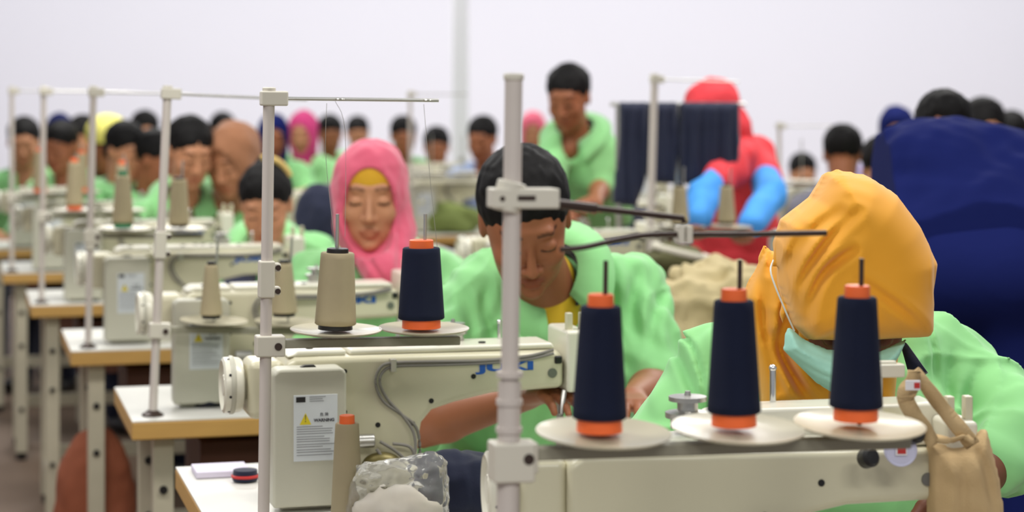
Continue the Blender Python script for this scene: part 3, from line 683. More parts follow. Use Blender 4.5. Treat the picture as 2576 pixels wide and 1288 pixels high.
    g.cap(neck-nd*.01-F*.0, neck+nd*.12, .056, .075, .01, mode='s')
    g.ell(neck+F*.075-Vector((0, 0, .03)), (.038, .05, .055), .015, mode='s')
    g.plane(hip-Vector((0, 0, .06)), (0, 0, -1))
    so = fin(g.build('shirt', shirt, smooth=1)); 
    if sleeve <= 1:
        for a, e in ((shl, ell), (shr, elr)):
            e2 = a.lerp(e, sleeve); d = (e-a).normalized()
    if collar:
        for nm, m_, r0, r1, z0, z1 in (('collar', shirt, .072, .136, .046, .020), ('collar_stand', NAVYF, .066, .073, -.005, .044)):
            n = 30; vs = []; fs = []; ax_ = nd; Q = Vector((0, 0, 1)).rotation_difference(ax_).to_matrix()
            for i in range(n+1):
                a = math.radians(-90+22+(360-44)*i/n); dv = Rr*math.cos(a)-F*math.sin(a)   # open towards the face
                a2 = dv; pt = (abs(i/n-.5)*2)**6
                vs.append(neck+Q @ (a2*r0+Vector((0, 0, z0-pt*.02)))); vs.append(neck+Q @ (a2*r1*(1+.12*pt)+Vector((0, 0, z1-pt*.045)))+F*.01*pt)
            for i in range(n): fs.append((2*i, 2*i+1, 2*i+3, 2*i+2))
            b = MB(); b.add(vs, fs); o = b.build(nm, m_, angle=80); sdm = o.modifiers.new('thickness', 'SOLIDIFY'); sdm.thickness = .004; sdm.offset = 0; fin(o); o.parent = so
    if under is not None:
        g = SDF(neck-Vector((.12, .12, .15)), neck+Vector((.12, .12, .1)), h2); g.cap(neck-Vector((0, 0, .06)), neck+nd*.018, .068, .057, .01); fin(g.build('undershirt', under))
    # hair
    HM = HAIR
    if hair in ('short', 'bun', 'tied'):
        g = SDF(head-Vector((.17, .17, .17))*hs, head+Vector((.17, .17, .19))*hs, max(.004, h*.8))
        g.ell((0, .022, .046), (.0815, .096, .083), .01*hs, M)
        if hair == 'bun': g.ell((0, .115, .07), (.042, .036, .042), .012, M)
        if hair == 'tied': g.ell((0, .10, -.02), (.035, .03, .05), .02, M)
        Mi = M.to_3x3(); 
        g.plane(M @ Vector((0, -.086, .062)), Mi @ Vector((0, -.45, -.55)).normalized(), .008)
        g.noise(.0016 if h < .006 else .0022, 150, seed=9, st=(1, 1, .4))
        g.ell((0, -.100, .010), (.069, .05, .056), .006, M, 's')
        fin(g.build('hair', HM))
    # legs
    if pants is not False:
        g = SDF((hip.x-.5, hip.y-.75, -.02), (hip.x+.5, hip.y+.5, hip.z+.2), .015)
        g.cap(hip-Rr*.07, hip+Rr*.07, .135, .135, .04)
        for sg in (-1, 1):
            if stand: k = hip+Rr*sg*.1+Vector((0, 0, -.43))+F*.02; a = hip+Rr*sg*.11+Vector((0, 0, -.84))
            else: k = hip+Rr*sg*.12+F*.38+Vector((0, 0, -.04)); a = Vector((k.x, k.y, .09))+F*.03
            g.cap(hip+Rr*sg*.08, k, .095, .068, .03); g.cap(k, a, .066, .052, .02)
        fin(g.build('trousers', pants))
        for sg in (-1, 1):
            if stand: a = hip+Rr*sg*.11
            else: a = hip+Rr*sg*.12+F*.41
            b = MB(); q = Vector((a.x, a.y, .04)); b.ell((0, 0, 0), (.045, .12, .042), M=Matrix.Translation(q+F*.05) @ Matrix.Rotation(math.atan2(F.x, -F.y), 4, 'Z')); fin(b.build('shoe', BLACK))
        if not stand:
            b = MB(); z = hip.z-.145; b.box((-.16, -.15, z-.03), (.16, .15, z)); st = b.build('stool_seat_board', WOODL, None, .008)
            st.name = 'stool'; ang = math.atan2(F.x, -F.y); st.location = (hip.x, hip.y, 0); st.rotation_euler.z = ang
            tag(st, 'wooden stool under the '+' '.join(label.replace(',', '').split()[:11]), 'stool'); STOOLS.append(st)
            for x in (-.13, .13):
                for y in (-.12, .12):
                    b = MB(); b.cyl((x, y, 0), (x*.9, y*.9, z-.028), .014, .016, 12); b.build('leg', LEGM, st)
    MEN.append(root)
    return dict(root=root, M=M, neck=neck, F=F, R=Rr, fin=fin, shirt=so, chest=chest, nd=nd)
STOOLS = []
def hijab(p, m, hs=1.0, open_c=(0, -.105, -.012), open_r=(.062, .075, .098), drape=None, h=.005, extra=None, fold=.003, name='headscarf', seed=5, tuck=.05, pad=0, nk=(.074, .080), folds=()):
    M, fin = p['M'], p['fin']; hc = M.translation; n = p['neck']
    lo = [min(hc[i]-.2, n[i]-.24) for i in range(3)]; hi = [max(hc[i]+.2, n[i]+.24) for i in range(3)]; lo[2] -= .1; hi[2] += .05
    g = SDF(lo, hi, h)
    g.ell((0, .014, .034), (.086+pad, .104+pad, .098+pad), .02, M); g.ell((0, -.012, -.035), (.083+pad, .088, .098), .03, M)
    g.cap(M @ Vector((0, .005, -.08)), n+p['F']*.01-Vector((0, 0, .01)), nk[0], nk[1], .04)
    if drape:
        for a, b_, ra, rb in drape: g.cap(a, b_, ra, rb, .035)
    if extra: extra(g, M)
    g.noise(fold, 48, seed=seed, st=(1.4, 1.4, .5)); g.noise(fold*.45, 110, seed=seed+1, st=(1.5, 1.5, .4))
    for pts_, am, wd in folds: g.fold(pts_, am, wd, (0, hc.y+.02))
    g.ell(open_c, open_r, .006, M, 's')
    return fin(g.build(name, m, smooth=1))
# the man at the sharp machine
hd = P(1322, 560, 3.93)
man = person('man with short black hair bent over his work, mint shirt with navy collar band', hd, yaw=7, pitch=36, roll=-7, hs=1.1, face='brown', hair='short', h=.0038, hh=.005,
    neck=P(1382, 712, 4.1), shl=P(1205, 745, 4.12), shr=P(1590, 730, 4.22), ell=P(1020, 1085, 3.98), elr=P(1655, 975, 4.08), wrl=P(1325, 1000, 3.80), wrr=P(1590, 1005, 3.80), sleeve=.9, facing=12, under=YELF, bulk=1.12, group='workers at the sewing machines',
    folds=[([P(1160, 740, 4), P(1185, 800, 4), P(1180, 870, 4)], .010, .012), ([P(1230, 720, 4), P(1215, 790, 4), P(1235, 850, 4)], .008, .010), ([P(1620, 700, 4), P(1600, 790, 4), P(1620, 880, 4)], .012, .012), ([P(1690, 740, 4), P(1650, 820, 4), P(1650, 900, 4)], .010, .012), ([P(1540, 640, 4), P(1550, 720, 4), P(1545, 820, 4)], .006, .009)])
pk = person('woman in a pink headscarf looking down, mint shirt', P(932, 496, 5.12), yaw=2, pitch=10, roll=0, hs=1.09, face='tan', hair=None, h=.0042, hh=.006, neck=P(945, 665, 5.2), shl=P(790, 700, 5.25), shr=P(1115, 700, 5.3),
    ell=P(735, 900, 5.05), elr=P(1190, 860, 5.1), wrl=P(860, 880, 4.95), wrr=P(1060, 880, 4.97), sleeve=.9, facing=6, group='workers at the sewing machines')
hijab(pk, PINKF, open_c=(0, -.105, -.012), open_r=(.065, .08, .106), h=.0045, nk=(.062, .062), drape=[(P(915, 585, 5.12), P(962, 690, 5.0), .062, .036), (P(965, 590, 5.12), P(972, 690, 5.0), .066, .036), (P(1005, 560, 5.12), P(1005, 690, 5.04), .03, .026)], folds=[([P(880, 590, 5), P(920, 640, 5), P(965, 700, 5)], .006, .007), ([P(1000, 590, 5), P(1003, 640, 5), P(1000, 690, 5)], .005, .006), ([P(860, 470, 5), P(856, 540, 5), P(885, 620, 5)], .003, .006)])
g = SDF(pk['M'].translation-Vector((.13, .13, .05)), pk['M'].translation+Vector((.13, .13, .16)), .004)
g.ell((0, .010, .035), (.0745, .0925, .0845), .005, pk['M']); g.plane(pk['M'] @ Vector((0, 0, .050)), pk['M'].to_3x3() @ Vector((0, .25, -1)), .003)
pk['fin'](g.build('underscarf', mat('ochre_underscarf', (200, 150, 30), .8)))
gl = person('girl with black hair and pale yellow band, face bent low, navy straps over mint shirt', P(668, 518, 6.36), yaw=0, pitch=27, roll=0, hs=1.02, face='tan', hair='bun', h=.0055, hh=.007, neck=P(668, 640, 6.56), shl=P(545, 680, 6.56), shr=P(800, 640, 6.6), sleeve=.9, facing=5, group='workers at the sewing machines', fold=.003)
b = MB(); M = gl['M']; b.tube([M @ Vector((.079*math.cos(a), .03+.02*math.sin(a), .05+.088*math.sin(a))) for a in [math.pi*(.12+.42*i/20) for i in range(21)]], .010, 8); gl['fin'](b.build('hair_band', mat('pale_yellow_band', (216, 184, 112), .8)))
g = SDF(gl['neck']-Vector((.2, .2, .3)), gl['neck']+Vector((.2, .2, .12)), .008)
for sx in (-1, 1): g.cap(gl['neck']+gl['R']*sx*.062+Vector((0, 0, .0)), gl['neck']+gl['R']*sx*.085+gl['F']*.12+Vector((0, 0, -.12)), .045, .055, .02)
gl['fin'](g.build('apron_strap', NAVYF))
# mustard headscarf with the mask
HC = P(2148, 735, 3.05)
mu = person('woman in a large mustard headscarf and teal face mask bent over, mint long sleeves', HC, yaw=-4, pitch=54, roll=0, hs=1.12, face='deep', hair=None, h=.004, hh=.005, neck=P(2120, 880, 3.16), shl=P(1815, 935, 3.28), shr=P(2375, 925, 3.3),
    ell=P(1640, 1190, 3.25), elr=P(2560, 1090, 3.2), wrl=P(1850, 1250, 3.0), wrr=P(2430, 1240, 3.0), sleeve=1.5, facing=-4, bulk=1.18, group='workers at the sewing machines', fold=.0045, collar=False,
    folds=[([P(1690, 850, 3.2), P(1740, 870, 3.2), P(1762, 930, 3.2), P(1775, 1000, 3.2)], .006, .004), ([P(1700, 880, 3.2), P(1735, 960, 3.2), P(1760, 1040, 3.2)], .008, .008), ([P(2330, 800, 3.2), P(2345, 880, 3.2), P(2350, 960, 3.2)], .006, .005), ([P(2400, 900, 3.2), P(2380, 970, 3.2), P(2390, 1050, 3.2)], .008, .009), ([P(2470, 930, 3.2), P(2430, 1000, 3.2), P(2410, 1060, 3.2)], .008, .009)])
M = mu['M']; Mi = M.to_3x3()
def Q(l, d=3.0): return [P(a, b_, d) for a, b_ in l]
g = SDF((HC.x-.27, HC.y-.22, HC.z-.27), (HC.x+.2, HC.y+.30, HC.z+.2), .0036)
g.inflate(Q([(1960, 640), (1898, 765), (1912, 900), (1945, 1060), (2290, 1060), (2305, 880), (2280, 780), (2060, 700)]), 3.14, .07, .05, .03)
g.inflate(Q([(2326, 842), (2180, 850), (2030, 850), (1992, 815), (1962, 720), (1950, 620), (1968, 555), (2043, 497), (2078, 438), (2105, 430), (2180, 444), (2245, 485), (2302, 562), (2330, 620), (2344, 655), (2337, 720), (2335, 822)]), 3.0, .142, .105, .006, pw=2.6, bend=lambda x, z: (z-HC.z)*.0)
for pts_, am, wd in (([(2085, 520), (2010, 580), (1968, 670), (1958, 770)], .010, .006), ([(2120, 520), (2040, 600), (1992, 700), (1990, 810)], .008, .006), ([(2110, 610), (2045, 660), (2012, 740), (2008, 830)], .009, .006), ([(2000, 560), (1972, 620), (1955, 700)], .008, .005),
                    ([(2120, 680), (2200, 735), (2265, 785), (2315, 830)], .005, .006), ([(2150, 790), (2090, 815), (2040, 845)], .005, .006), ([(2325, 620), (2322, 680), (2330, 740)], .005, .004),
                    ([(1938, 690), (1945, 850), (1985, 1000)], .010, .007), ([(1965, 860), (2005, 950), (2060, 1030)], .012, .008), ([(1990, 800), (1985, 900), (2030, 990)], .010, .007), ([(2060, 470), (2110, 450), (2170, 465)], .003, .006)):
    g.fold(Q(pts_), am*1.5, wd*1.1, (0, 3.3))
g.noise(.0016, 34, seed=21)
g.ell(tuple(P(2160, 893, 2.96)), (.082, .12, .024), .004, mode='s')
mu['fin'](g.build('headscarf', ORF, smooth=1))
g = SDF(HC-Vector((.2, .25, .25)), HC+Vector((.2, .2, .12)), .0032)
g.inflate(Q([(1990, 828), (2032, 862), (2085, 884), (2150, 895), (2225, 890), (2290, 858), (2270, 900), (2240, 945), (2200, 985), (2110, 1000), (2060, 968), (2005, 915), (1977, 885), (1983, 842)], 2.92), 2.945, .040, .05, .004, pw=2)
for k in range(3): g.fold(Q([(2000, 862+k*22), (2080, 900+k*24), (2160, 915+k*22), (2240, 895+k*14)], 2.92), .0022, .0022, (0, 3.2))
g.plane((0, 2.985, 0), (0, 1, 0), .004)
mk = mu['fin'](g.build('face_mask', MASK, smooth=1))
for pp in ([P(1998, 832, 2.93), P(1975, 780, 2.91), P(1940, 690, 2.92), P(1945, 655, 2.95)],):
    b = MB(); b.tube(spline(pp, 6), .0013, 6); o = mu['fin'](b.build('ear_loop', MASKW)); o.parent = mk
for sx, pts_ in ((1, [P(2270, 870, 3.02), P(2335, 930, 3.0), P(2300, 990, 3.03)]),):
    b = MB(); b.add([P(2268, 862, 3.06), P(2285, 868, 3.06), P(2335, 938, 3.02), P(2320, 948, 3.02), P(2290, 940, 3.04)], [(0, 1, 2, 3, 4)]); o = b.build('collar_edge', NAVYF); o.modifiers.new('t', 'SOLIDIFY').thickness = .01; mu['fin'](o)
# navy shirt man leaning away at the right
nv = person('large blurred person in a navy shirt leaning away at the right edge', P(2375, 345, 5.45), yaw=170, pitch=50, roll=0, hs=.95, face='brown', hair='short', h=.008, hh=.008, neck=P(2375, 385, 4.98), shl=P(2500, 440, 4.9), shr=P(2320, 420, 4.85), hip=P(2440, 690, 4.75),
    ell=P(2600, 700, 4.8), elr=P(2330, 640, 5.0), wrl=P(2560, 850, 5.0), wrr=P(2300, 830, 5.2), shirt=NAVYS, sleeve=1.0, facing=172, stand=True, pants=NAVYS, bulk=1.45, collar=False, detail=0, group='people standing among the rows', fold=.004, foldst=(1.5, 1.5, .1))
# standing person in mint seen chest high, and the woman in red
gs = person('standing blurred person in mint shirt behind the man with short black hair', P(1430, 248, 7.6), yaw=-20, pitch=22, hs=1.0, face='brown', hair='short', h=.009, hh=.009, neck=P(1450, 345, 7.7), shl=P(1392, 385, 7.65), shr=P(1508, 372, 7.7), ell=P(1375, 500, 7.5), elr=P(1510, 470, 7.65), wrl=P(1420, 530, 7.4), wrr=P(1500, 500, 7.4),
    sleeve=.9, facing=-20, stand=True, detail=1, group='people standing among the rows', fold=.003)
rd = person('blurred person in a red top with sky blue sleeves bending left', P(1800, 290, 7.2), yaw=-60, pitch=45, hs=1.0, face='brown', hair=None, h=.010, hh=.008, neck=P(1850, 375, 7.25), shl=P(1840, 420, 7.0), shr=P(1905, 400, 7.35), hip=P(1860, 640, 7.4), ell=P(1775, 490, 6.85), elr=P(1935, 480, 7.0), wrl=P(1755, 560, 6.7), wrr=P(1880, 575, 6.75),
    shirt=REDF, sleeve=.55, facing=-60, stand=True, collar=False, detail=0, group='people standing among the rows', pants=REDF, fold=.006)
hijab(rd, REDF, h=.009, fold=.003)
g = SDF(P(1740, 620, 6.4), P(1990, 400, 7.6)+Vector((0, .2, 0)), .008)
for a, e, q in ((P(1795, 470, 6.9), P(1775, 490, 6.85), P(1752, 560, 6.7)), (P(1928, 455, 7.1), P(1940, 500, 7.0), P(1880, 575, 6.75))):
    pass
for a, e, q in ((P(1800, 465, 6.9), P(1772, 492, 6.85), P(1757, 550, 6.7)), (P(1928, 455, 7.1), P(1938, 490, 7.0), P(1890, 565, 6.77))):
    lo = [min(a[i], e[i], q[i])-.08 for i in range(3)]; hi = [max(a[i], e[i], q[i])+.08 for i in range(3)]
    g = SDF(lo, hi, .008); g.cap(a, e, .052, .054, .02); g.cap(e, q, .054, .045, .02); g.noise(.003, 60, seed=4); rd['fin'](g.build('sleeve_cover', BLUEF))
# the row of workers at the left
br = person('woman in a brown headscarf and mint shirt, blurred, behind the girl', P(588, 405, 7.68), yaw=-28, pitch=26, hs=1.08, face='tan', hair=None, h=.008, detail=1, facing=-15, neck=P(575, 515, 7.82), sleeve=.9, group='workers at the sewing machines', sw=.17, under=YELF)
hijab(br, BRF, h=.007, pad=.006)
person('blurred dark haired worker looking right, left of the brown headscarf', P(478, 385, 7.6), yaw=28, pitch=24, hs=1.05, face='tan', hair='short', h=.007, facing=14, neck=P(462, 510, 7.75), shl=P(360, 545, 7.7), shr=P(545, 545, 7.85), sleeve=.9, group='workers at the sewing machines', sw=.17)
person('blurred worker with black hair tied low, facing right behind the second pole', P(395, 405, 8.9), yaw=70, pitch=22, hs=1.05, face='brown', hair='tied', h=.009, detail=1, facing=45, group='workers at the sewing machines', sw=.17)
person('blurred dark haired worker beside the yellow cap at the left', P(318, 382, 8.95), yaw=50, pitch=20, hs=1.05, face='tan', hair='tied', h=.010, facing=40, group='workers in the far rows', sw=.17)
yc = person('tiny blurred worker in a yellow cap at the left', P(272, 375, 10.2), yaw=30, pitch=25, hs=1.15, face='brown', hair='short', h=.012, facing=20, detail=0, group='workers in the far rows', sw=.17, shirt=NAVYS)
g = SDF(yc['M'].translation-Vector((.15, .15, .05)), yc['M'].translation+Vector((.15, .15, .2)), .01); g.ell((0, .015, .06), (.1, .115, .085), .01, yc['M']); g.plane(yc['M'] @ Vector((0, 0, .03)), (0, 0, -1)); yc['fin'](g.build('cap', mat('yellow_cap', (222, 214, 110), .8)))
# far crowd
FAR = [(150, 372, 10.05, -20, 'brown', 'short', MINT, 'tiny blurred worker at the far left edge, dark hair'), (150, 345, 12.0, 10, 'tan', None, NAVYS, 'tiny blurred person in blue scarf at the far left'),
       (205, 352, 11.2, -30, 'tan', 'short', MINT, 'tiny blurred worker between the first two left poles'), (365, 335, 12.2, 20, 'tan', 'short', MINT2, 'tiny blurred worker left of the second pole'),
       (688, 345, 11.8, 10, 'brown', None, MINT, 'tiny blurred person in blue scarf right of the sharp pole'), (762, 335, 12.5, -10, 'tan', None, MINT2, 'tiny blurred person in magenta scarf left of the pink headscarf'),
       (830, 340, 13.5, 10, 'brown', 'short', MINT, 'tiny blurred dark haired worker left above the pink headscarf'), (1015, 345, 13.0, 15, 'brown', 'short', MINT, 'tiny blurred worker right above the pink headscarf'), (1098, 372, 12.95, 0, 'brown', 'short', MINT, 'tiny blurred worker facing us between pink headscarf and pillar'),
       (1213, 352, 11.5, -20, 'brown', 'short', mat('pale_blue_shirt', (150, 166, 200), .8), 'tiny blurred worker in pale blue beside the pillar'), (1340, 330, 14.0, 0, 'tan', None, MINT, 'tiny blurred person in rose scarf above the bent man'),
       (2120, 392, 8.8, 170, 'brown', 'short', mat('grey_shirt', (120, 118, 130), .8), 'blurred person with round black hair above the mustard headscarf'), (2225, 430, 7.9, 150, 'tan', 'short', MINT, 'blurred dark haired head between mustard headscarf and navy shirt'),
       (2020, 440, 12.7, 10, 'tan', 'short', MINT, 'tiny blurred worker left of the round black hair'), (2255, 335, 10.3, -10, 'tan', None, mat('lavender_shirt', (170, 160, 200), .8), 'tiny blurred person in blue scarf beside the navy shirt'),
       (2475, 330, 8.2, 0, 'tan', 'short', MINT, 'blurred worker half hidden by the navy shirt at the right edge'), (60, 360, 10.6, 10, 'tan', 'short', MINT, 'tiny blurred worker beyond the left poles at the frame edge'), (2545, 345, 10.5, -10, 'brown', 'short', MINT2, 'tiny blurred worker at the far right frame edge'),
       (560, 335, 13.2, 10, 'tan', 'short', MINT2, 'tiny blurred worker above the brown headscarf'), (900, 338, 15.0, 10, 'tan', 'short', MINT, 'tiny blurred worker hidden behind the pink headscarf top')]
SCARF = {'blue': NAVYS, 'magenta': mat('magenta_scarf', (200, 60, 120), .8), 'rose': PINKF}
for (x, y, d, yw, sk, hr, sh, lb) in FAR:
    p = person(lb, P(x, y, d), yaw=yw, pitch=18, hs=1.04, face=sk, hair=hr, h=.010 if d > 9 else .008, hh=.013 if d > 9 else .010, detail=1, facing=yw, shirt=sh, collar=False, group='workers in the far rows', sw=.17, sleeve=.8)
    if hr is None: hijab(p, SCARF[[k for k in SCARF if k+' scarf' in lb][0]], h=.011)
# ------------------------------------------------------------------ cloth, bags and small things
def blob(name, m, parts, lo, hi, h, label, cat, group=None, nz=(.006, 45), cut=None, folds=(), smooth=1, fine=(.002, 120)):
    g = SDF(lo, hi, h)
    for c, r in parts: g.ell(c, r, .04)
    g.noise(nz[0], nz[1], seed=len(name)+len(parts)); g.noise(fine[0], fine[1], seed=3)
    if cut is not None: g.plane((0, 0, cut), (0, 0, -1), .004)
    o = g.build(name, m, smooth=smooth); tag(o, label, cat, group); return o
# hanging navy trousers on a rail
RZ = 6.95; rt = P(1700, 262, RZ).z
rr = empty('clothes_rail', (P(1702, 0, RZ).x, RZ, 0), 0, 'thin steel rail carrying the folded navy trousers', 'rail')
b = MB(); b.cyl((P(1535, 0, RZ).x-P(1702, 0, RZ).x, 0, rt), (P(1875, 0, RZ).x-P(1702, 0, RZ).x, 0, rt), .007); b.build('crossbar', STEEL, rr)
for q in (1702, 1556): b = MB(); b.cyl((P(q, 0, RZ).x-P(1702, 0, RZ).x, .0, .02), (P(q, 0, RZ).x-P(1702, 0, RZ).x, 0, rt), .011); b.build('post', STEEL, rr)
for q in (1702, 1556): b = MB(); x = P(q, 0, RZ).x-P(1702, 0, RZ).x; b.box((x-.02, -.2, 0), (x+.02, .2, .02)); b.build('foot', STEEL, rr)
for i, (pl, lb) in enumerate((([(1556, 258), (1632, 258), (1640, 360), (1625, 450), (1600, 520), (1540, 512), (1552, 400)], 'folded navy trousers hanging lowest, left end of the rail'),
                   ([(1630, 258), (1706, 258), (1712, 360), (1700, 462), (1628, 458), (1622, 380)], 'folded navy trousers hanging in the middle of the rail'),
                   ([(1712, 258), (1858, 258), (1862, 360), (1850, 464), (1780, 466), (1712, 462), (1704, 360)], 'wide folded navy trousers hanging at the right end before the red top'))):
    pw_ = [P(a, b_, RZ) for a, b_ in pl]; xs = [p.x for p in pw_]; zs = [p.z for p in pw_]
    g = SDF((min(xs)-.03, RZ-.08, min(zs)-.03), (max(xs)+.03, RZ+.08, max(zs)+.03), .006); g.inflate(pw_, RZ, .030, .03, .01)
    w0, w1 = min(xs), max(xs)
    for k in range(4): x = w0+(w1-w0)*(k+.6)/4; g.fold([Vector((x, 0, max(zs))), Vector((x+.006*(-1)**k, 0, (max(zs)+min(zs))/2)), Vector((x, 0, min(zs)))], .007, .009, (0, 9))
    o = g.build('navy_trousers', NAVYF, smooth=1); tag(o, lb, 'trousers', 'navy trousers over the rail')
# heaps of cloth
tk = copy_tree(t0); tk.location = (.30, 5.0, 0); tag(tk, 'table under the khaki cloth heap beyond the green sleeve', 'table', 'tables in the far rows')
c = P(1790, 800, 5.35); blob('khaki_cloth_pile', KHAKI, [((c.x, 5.35, .80), (.26, .16, .10)), ((c.x-.06, 5.30, .90), (.14, .10, .075)), ((c.x+.10, 5.32, .92), (.13, .1, .07)), ((c.x+.02, 5.42, .95), (.12, .1, .06))], (c.x-.32, 5.1, .70), (c.x+.32, 5.6, 1.06), .008,
     'khaki heap of unsewn cloth between the bent man and the mustard headscarf', 'cloth', nz=(.012, 55), cut=ZT+.001, fine=(.004, 130))
c = P(1722, 660, 6.38); blob('olive_cloth_bundle', OLIVE, [((c.x, 6.38, .84), (.13, .11, .12)), ((c.x-.04, 6.36, .93), (.09, .08, .05))], (c.x-.2, 6.15, .70), (c.x+.2, 6.6, 1.04), .008,
     'dark olive rolled cloth bundle under the cross shaped guide block', 'cloth', nz=(.008, 60), cut=ZT+.001)
b = MB(); b.tube([Vector((c.x-.01+.085*math.cos(a), 6.36+.075*math.sin(a), .955-.02*math.cos(a))) for a in [2*math.pi*i/24 for i in range(25)]], .011, 8); o = b.build('pale_cuff', mat('pale_cuff_cloth', (206, 200, 184), .9)); tag(o, 'pale cloth cuff lying on the olive bundle', 'cloth')
c = P(1525, 570, 8.12); blob('olive_cloth_pile', OLIVE, [((c.x, 8.12, .84), (.13, .10, .13)), ((c.x+.03, 8.10, .93), (.10, .07, .05))], (c.x-.2, 7.95, .70), (c.x+.2, 8.3, 1.05), .009,
     'olive cloth pile beyond the guide arm beside the man with short black hair', 'cloth', nz=(.010, 60), cut=ZT+.001)
c = P(1520, 545, 8.0); blob('cream_cloth', mat('cream_cloth', (214, 206, 184), .9), [((c.x, 8.0, 1.0), (.11, .06, .035))], (c.x-.2, 7.9, .93), (c.x+.2, 8.1, 1.06), .008, 'cream cloth lying over the olive cloth pile', 'cloth', nz=(.008, 60))
c = P(1135, 560, 10.3); blob('moss_cloth_pile', mat('moss_cloth', (112, 124, 66), .9, var=.2), [((c.x, 10.3, .80), (.15, .1, .09))], (c.x-.25, 10.1, .70), (c.x+.25, 10.5, .95), .012, 'moss green cloth pile in the distance right of the pink headscarf', 'cloth', nz=(.014, 50), cut=ZT+.001)
c = P(690, 450, 9.25); blob('beige_cloth_pile', KHAKI, [((P(800, 440, 9.25).x, 9.25, .86), (.2, .12, .16))], (P(800, 440, 9.25).x-.3, 9.0, .70), (P(800, 440, 9.25).x+.3, 9.5, 1.1), .012, 'pale khaki cloth pile in the distance left of the pink headscarf', 'cloth', nz=(.014, 50), cut=ZT+.001)
c = P(805, 500, 7.3); blob('navy_bundle', NAVYF, [((c.x, 7.3, 1.0), (.09, .08, .13)), ((c.x+.02, 7.3, .82), (.11, .1, .1))], (c.x-.2, 7.1, .70), (c.x+.2, 7.5, 1.2), .01, 'dark navy bundle between the girl and the pink headscarf', 'cloth', cut=ZT+.001)
tk2 = copy_tree(t0); tk2.location = (-1.05, 6.9, 0); tag(tk2, 'table under the dark navy bundle between girl and pink headscarf', 'table', 'tables in the far rows')
# on the nearest full table
c = P(1165, 1200, 3.60); blob('navy_cloth', NAVYF, [((P(1165, 0, 3.52).x, 3.52, ZT+.035), (.075, .06, .05)), ((P(1200, 0, 3.52).x, 3.50, ZT+.05), (.05, .05, .05)), ((P(1120, 0, 3.52).x, 3.5, ZT+.05), (.04, .045, .045))], (P(1165, 0, 3.5).x-.13, 3.38, .72), (P(1165, 0, 3.5).x+.13, 3.64, .9), .004, 'dark navy cloth bunched on the table under the brown forearm', 'cloth', nz=(.003, 60), cut=ZT+.001)
pc = P(1000, 0, 3.36); poly = [P(a, b_, 3.36) for a, b_ in ((868, 1325), (880, 1220), (905, 1172), (960, 1158), (1010, 1152), (1060, 1140), (1090, 1134), (1118, 1158), (1126, 1200), (1128, 1325))]
g = SDF((pc.x-.12, 3.26, .72), (pc.x+.12, 3.46, .88), .003); g.inflate(poly, 3.36, .05, .05, .01); g.noise(.004, 90, seed=5); g.noise(.0022, 230, seed=6); g.plane((0, 0, ZT+.001), (0, 0, -1), .003)
pb = g.build('clear_plastic_bag', CLEAR); tag(pb, 'crumpled clear plastic bag on the table beside the beige cone', 'plastic bag')
blob('packed_cloth', mat('pale_lining_cloth', (222, 214, 200), .9), [((pc.x, 3.36, ZT+.035), (.07, .028, .035))], (pc.x-.1, 3.3, .72), (pc.x+.1, 3.42, .85), .003, 'pale folded cloth packed inside the clear plastic bag', 'cloth', nz=(.003, 80), cut=ZT+.003)
b = MB(); b.box((0, 0, 0), (.10, .09, .012)); o = b.build('paper_pad', mat('lilac_paper', (214, 206, 222), .7), bevel=.002, loc=(P(500, 0, 3.83).x, 3.80, ZT+.001)); o.rotation_euler.z = A; tag(o, 'lilac paper pad on the far corner of the nearest full table', 'paper')
st = empty('webbing_strap', (P(617, 0, 3.78).x, 3.78, ZT), A, 'rolled navy and red strap beside the lilac paper pad', 'strap')
b = MB(); b.lathe([(.001, .002), (.022, .002), (.024, .006), (.022, .022), (.001, .024)], None, 28); b.build('navy_roll', NAVYF, st)
b = MB(); b.lathe([(.0235, .008), (.026, .009), (.026, .0125), (.0235, .0135)], None, 28, closed=False); b.build('red_stripe', REDL, st)
# small things at the nearest machine
d = 2.62; c = P(2265, 1132, d)
dr = empty('tape_disc', (c.x, c.y, c.z), 0, 'round lilac plastic disc with red label at the machine end', 'disc')
Mx = Matrix.Rotation(math.pi/2, 4, 'X')
b = MB(); b.lathe([(.006, -.006), (.0195, -.006), (.0208, -.004), (.0208, .004), (.0195, .006), (.017, .0045), (.007, .0045), (.006, .006)], Mx, 44); b.build('disc', LILAC, dr, angle=30)
b = MB(); b.box((-.0075, -.0075, -.006), (.0075, -.0062, .0065)); lb = b.build('label', PAPER, dr, .0005)
b = MB(); b.box((-.005, -.0082, -.0035), (.0055, -.0075, .004)); b.build('red_print', REDL, lb)
c = P(2245, 1088, 2.7); b = MB(); b.lathe([(.001, 0), (.018, 0), (.02, .004), (.016, .010), (.001, .011)], Matrix.Translation(c-Vector((0, 0, .008))), 28); o = b.build('yellow_bobbin', mat('pale_yellow_plastic', (226, 222, 120), .4)); tag(o, 'small yellow bobbin above the round lilac disc', 'bobbin')
for (px, py, l) in ((2185, 1152, 'black tension knob left of the round lilac disc'), (2300, 1092, 'black knob right above the round lilac disc')):
    c = P(px, py, 2.615); b = MB(); b.lathe([(.001, -.012), (.010, -.012), (.0125, -.008), (.0125, .006), (.009, .010), (.001, .011)], Matrix.Translation(c) @ Matrix.Rotation(math.radians(70), 4, 'X') @ Matrix.Rotation(.4, 4, 'Y'), 24); o = b.build('tension_knob', BLACK, angle=40); tag(o, l, 'knob', 'black knobs on the nearest machine')
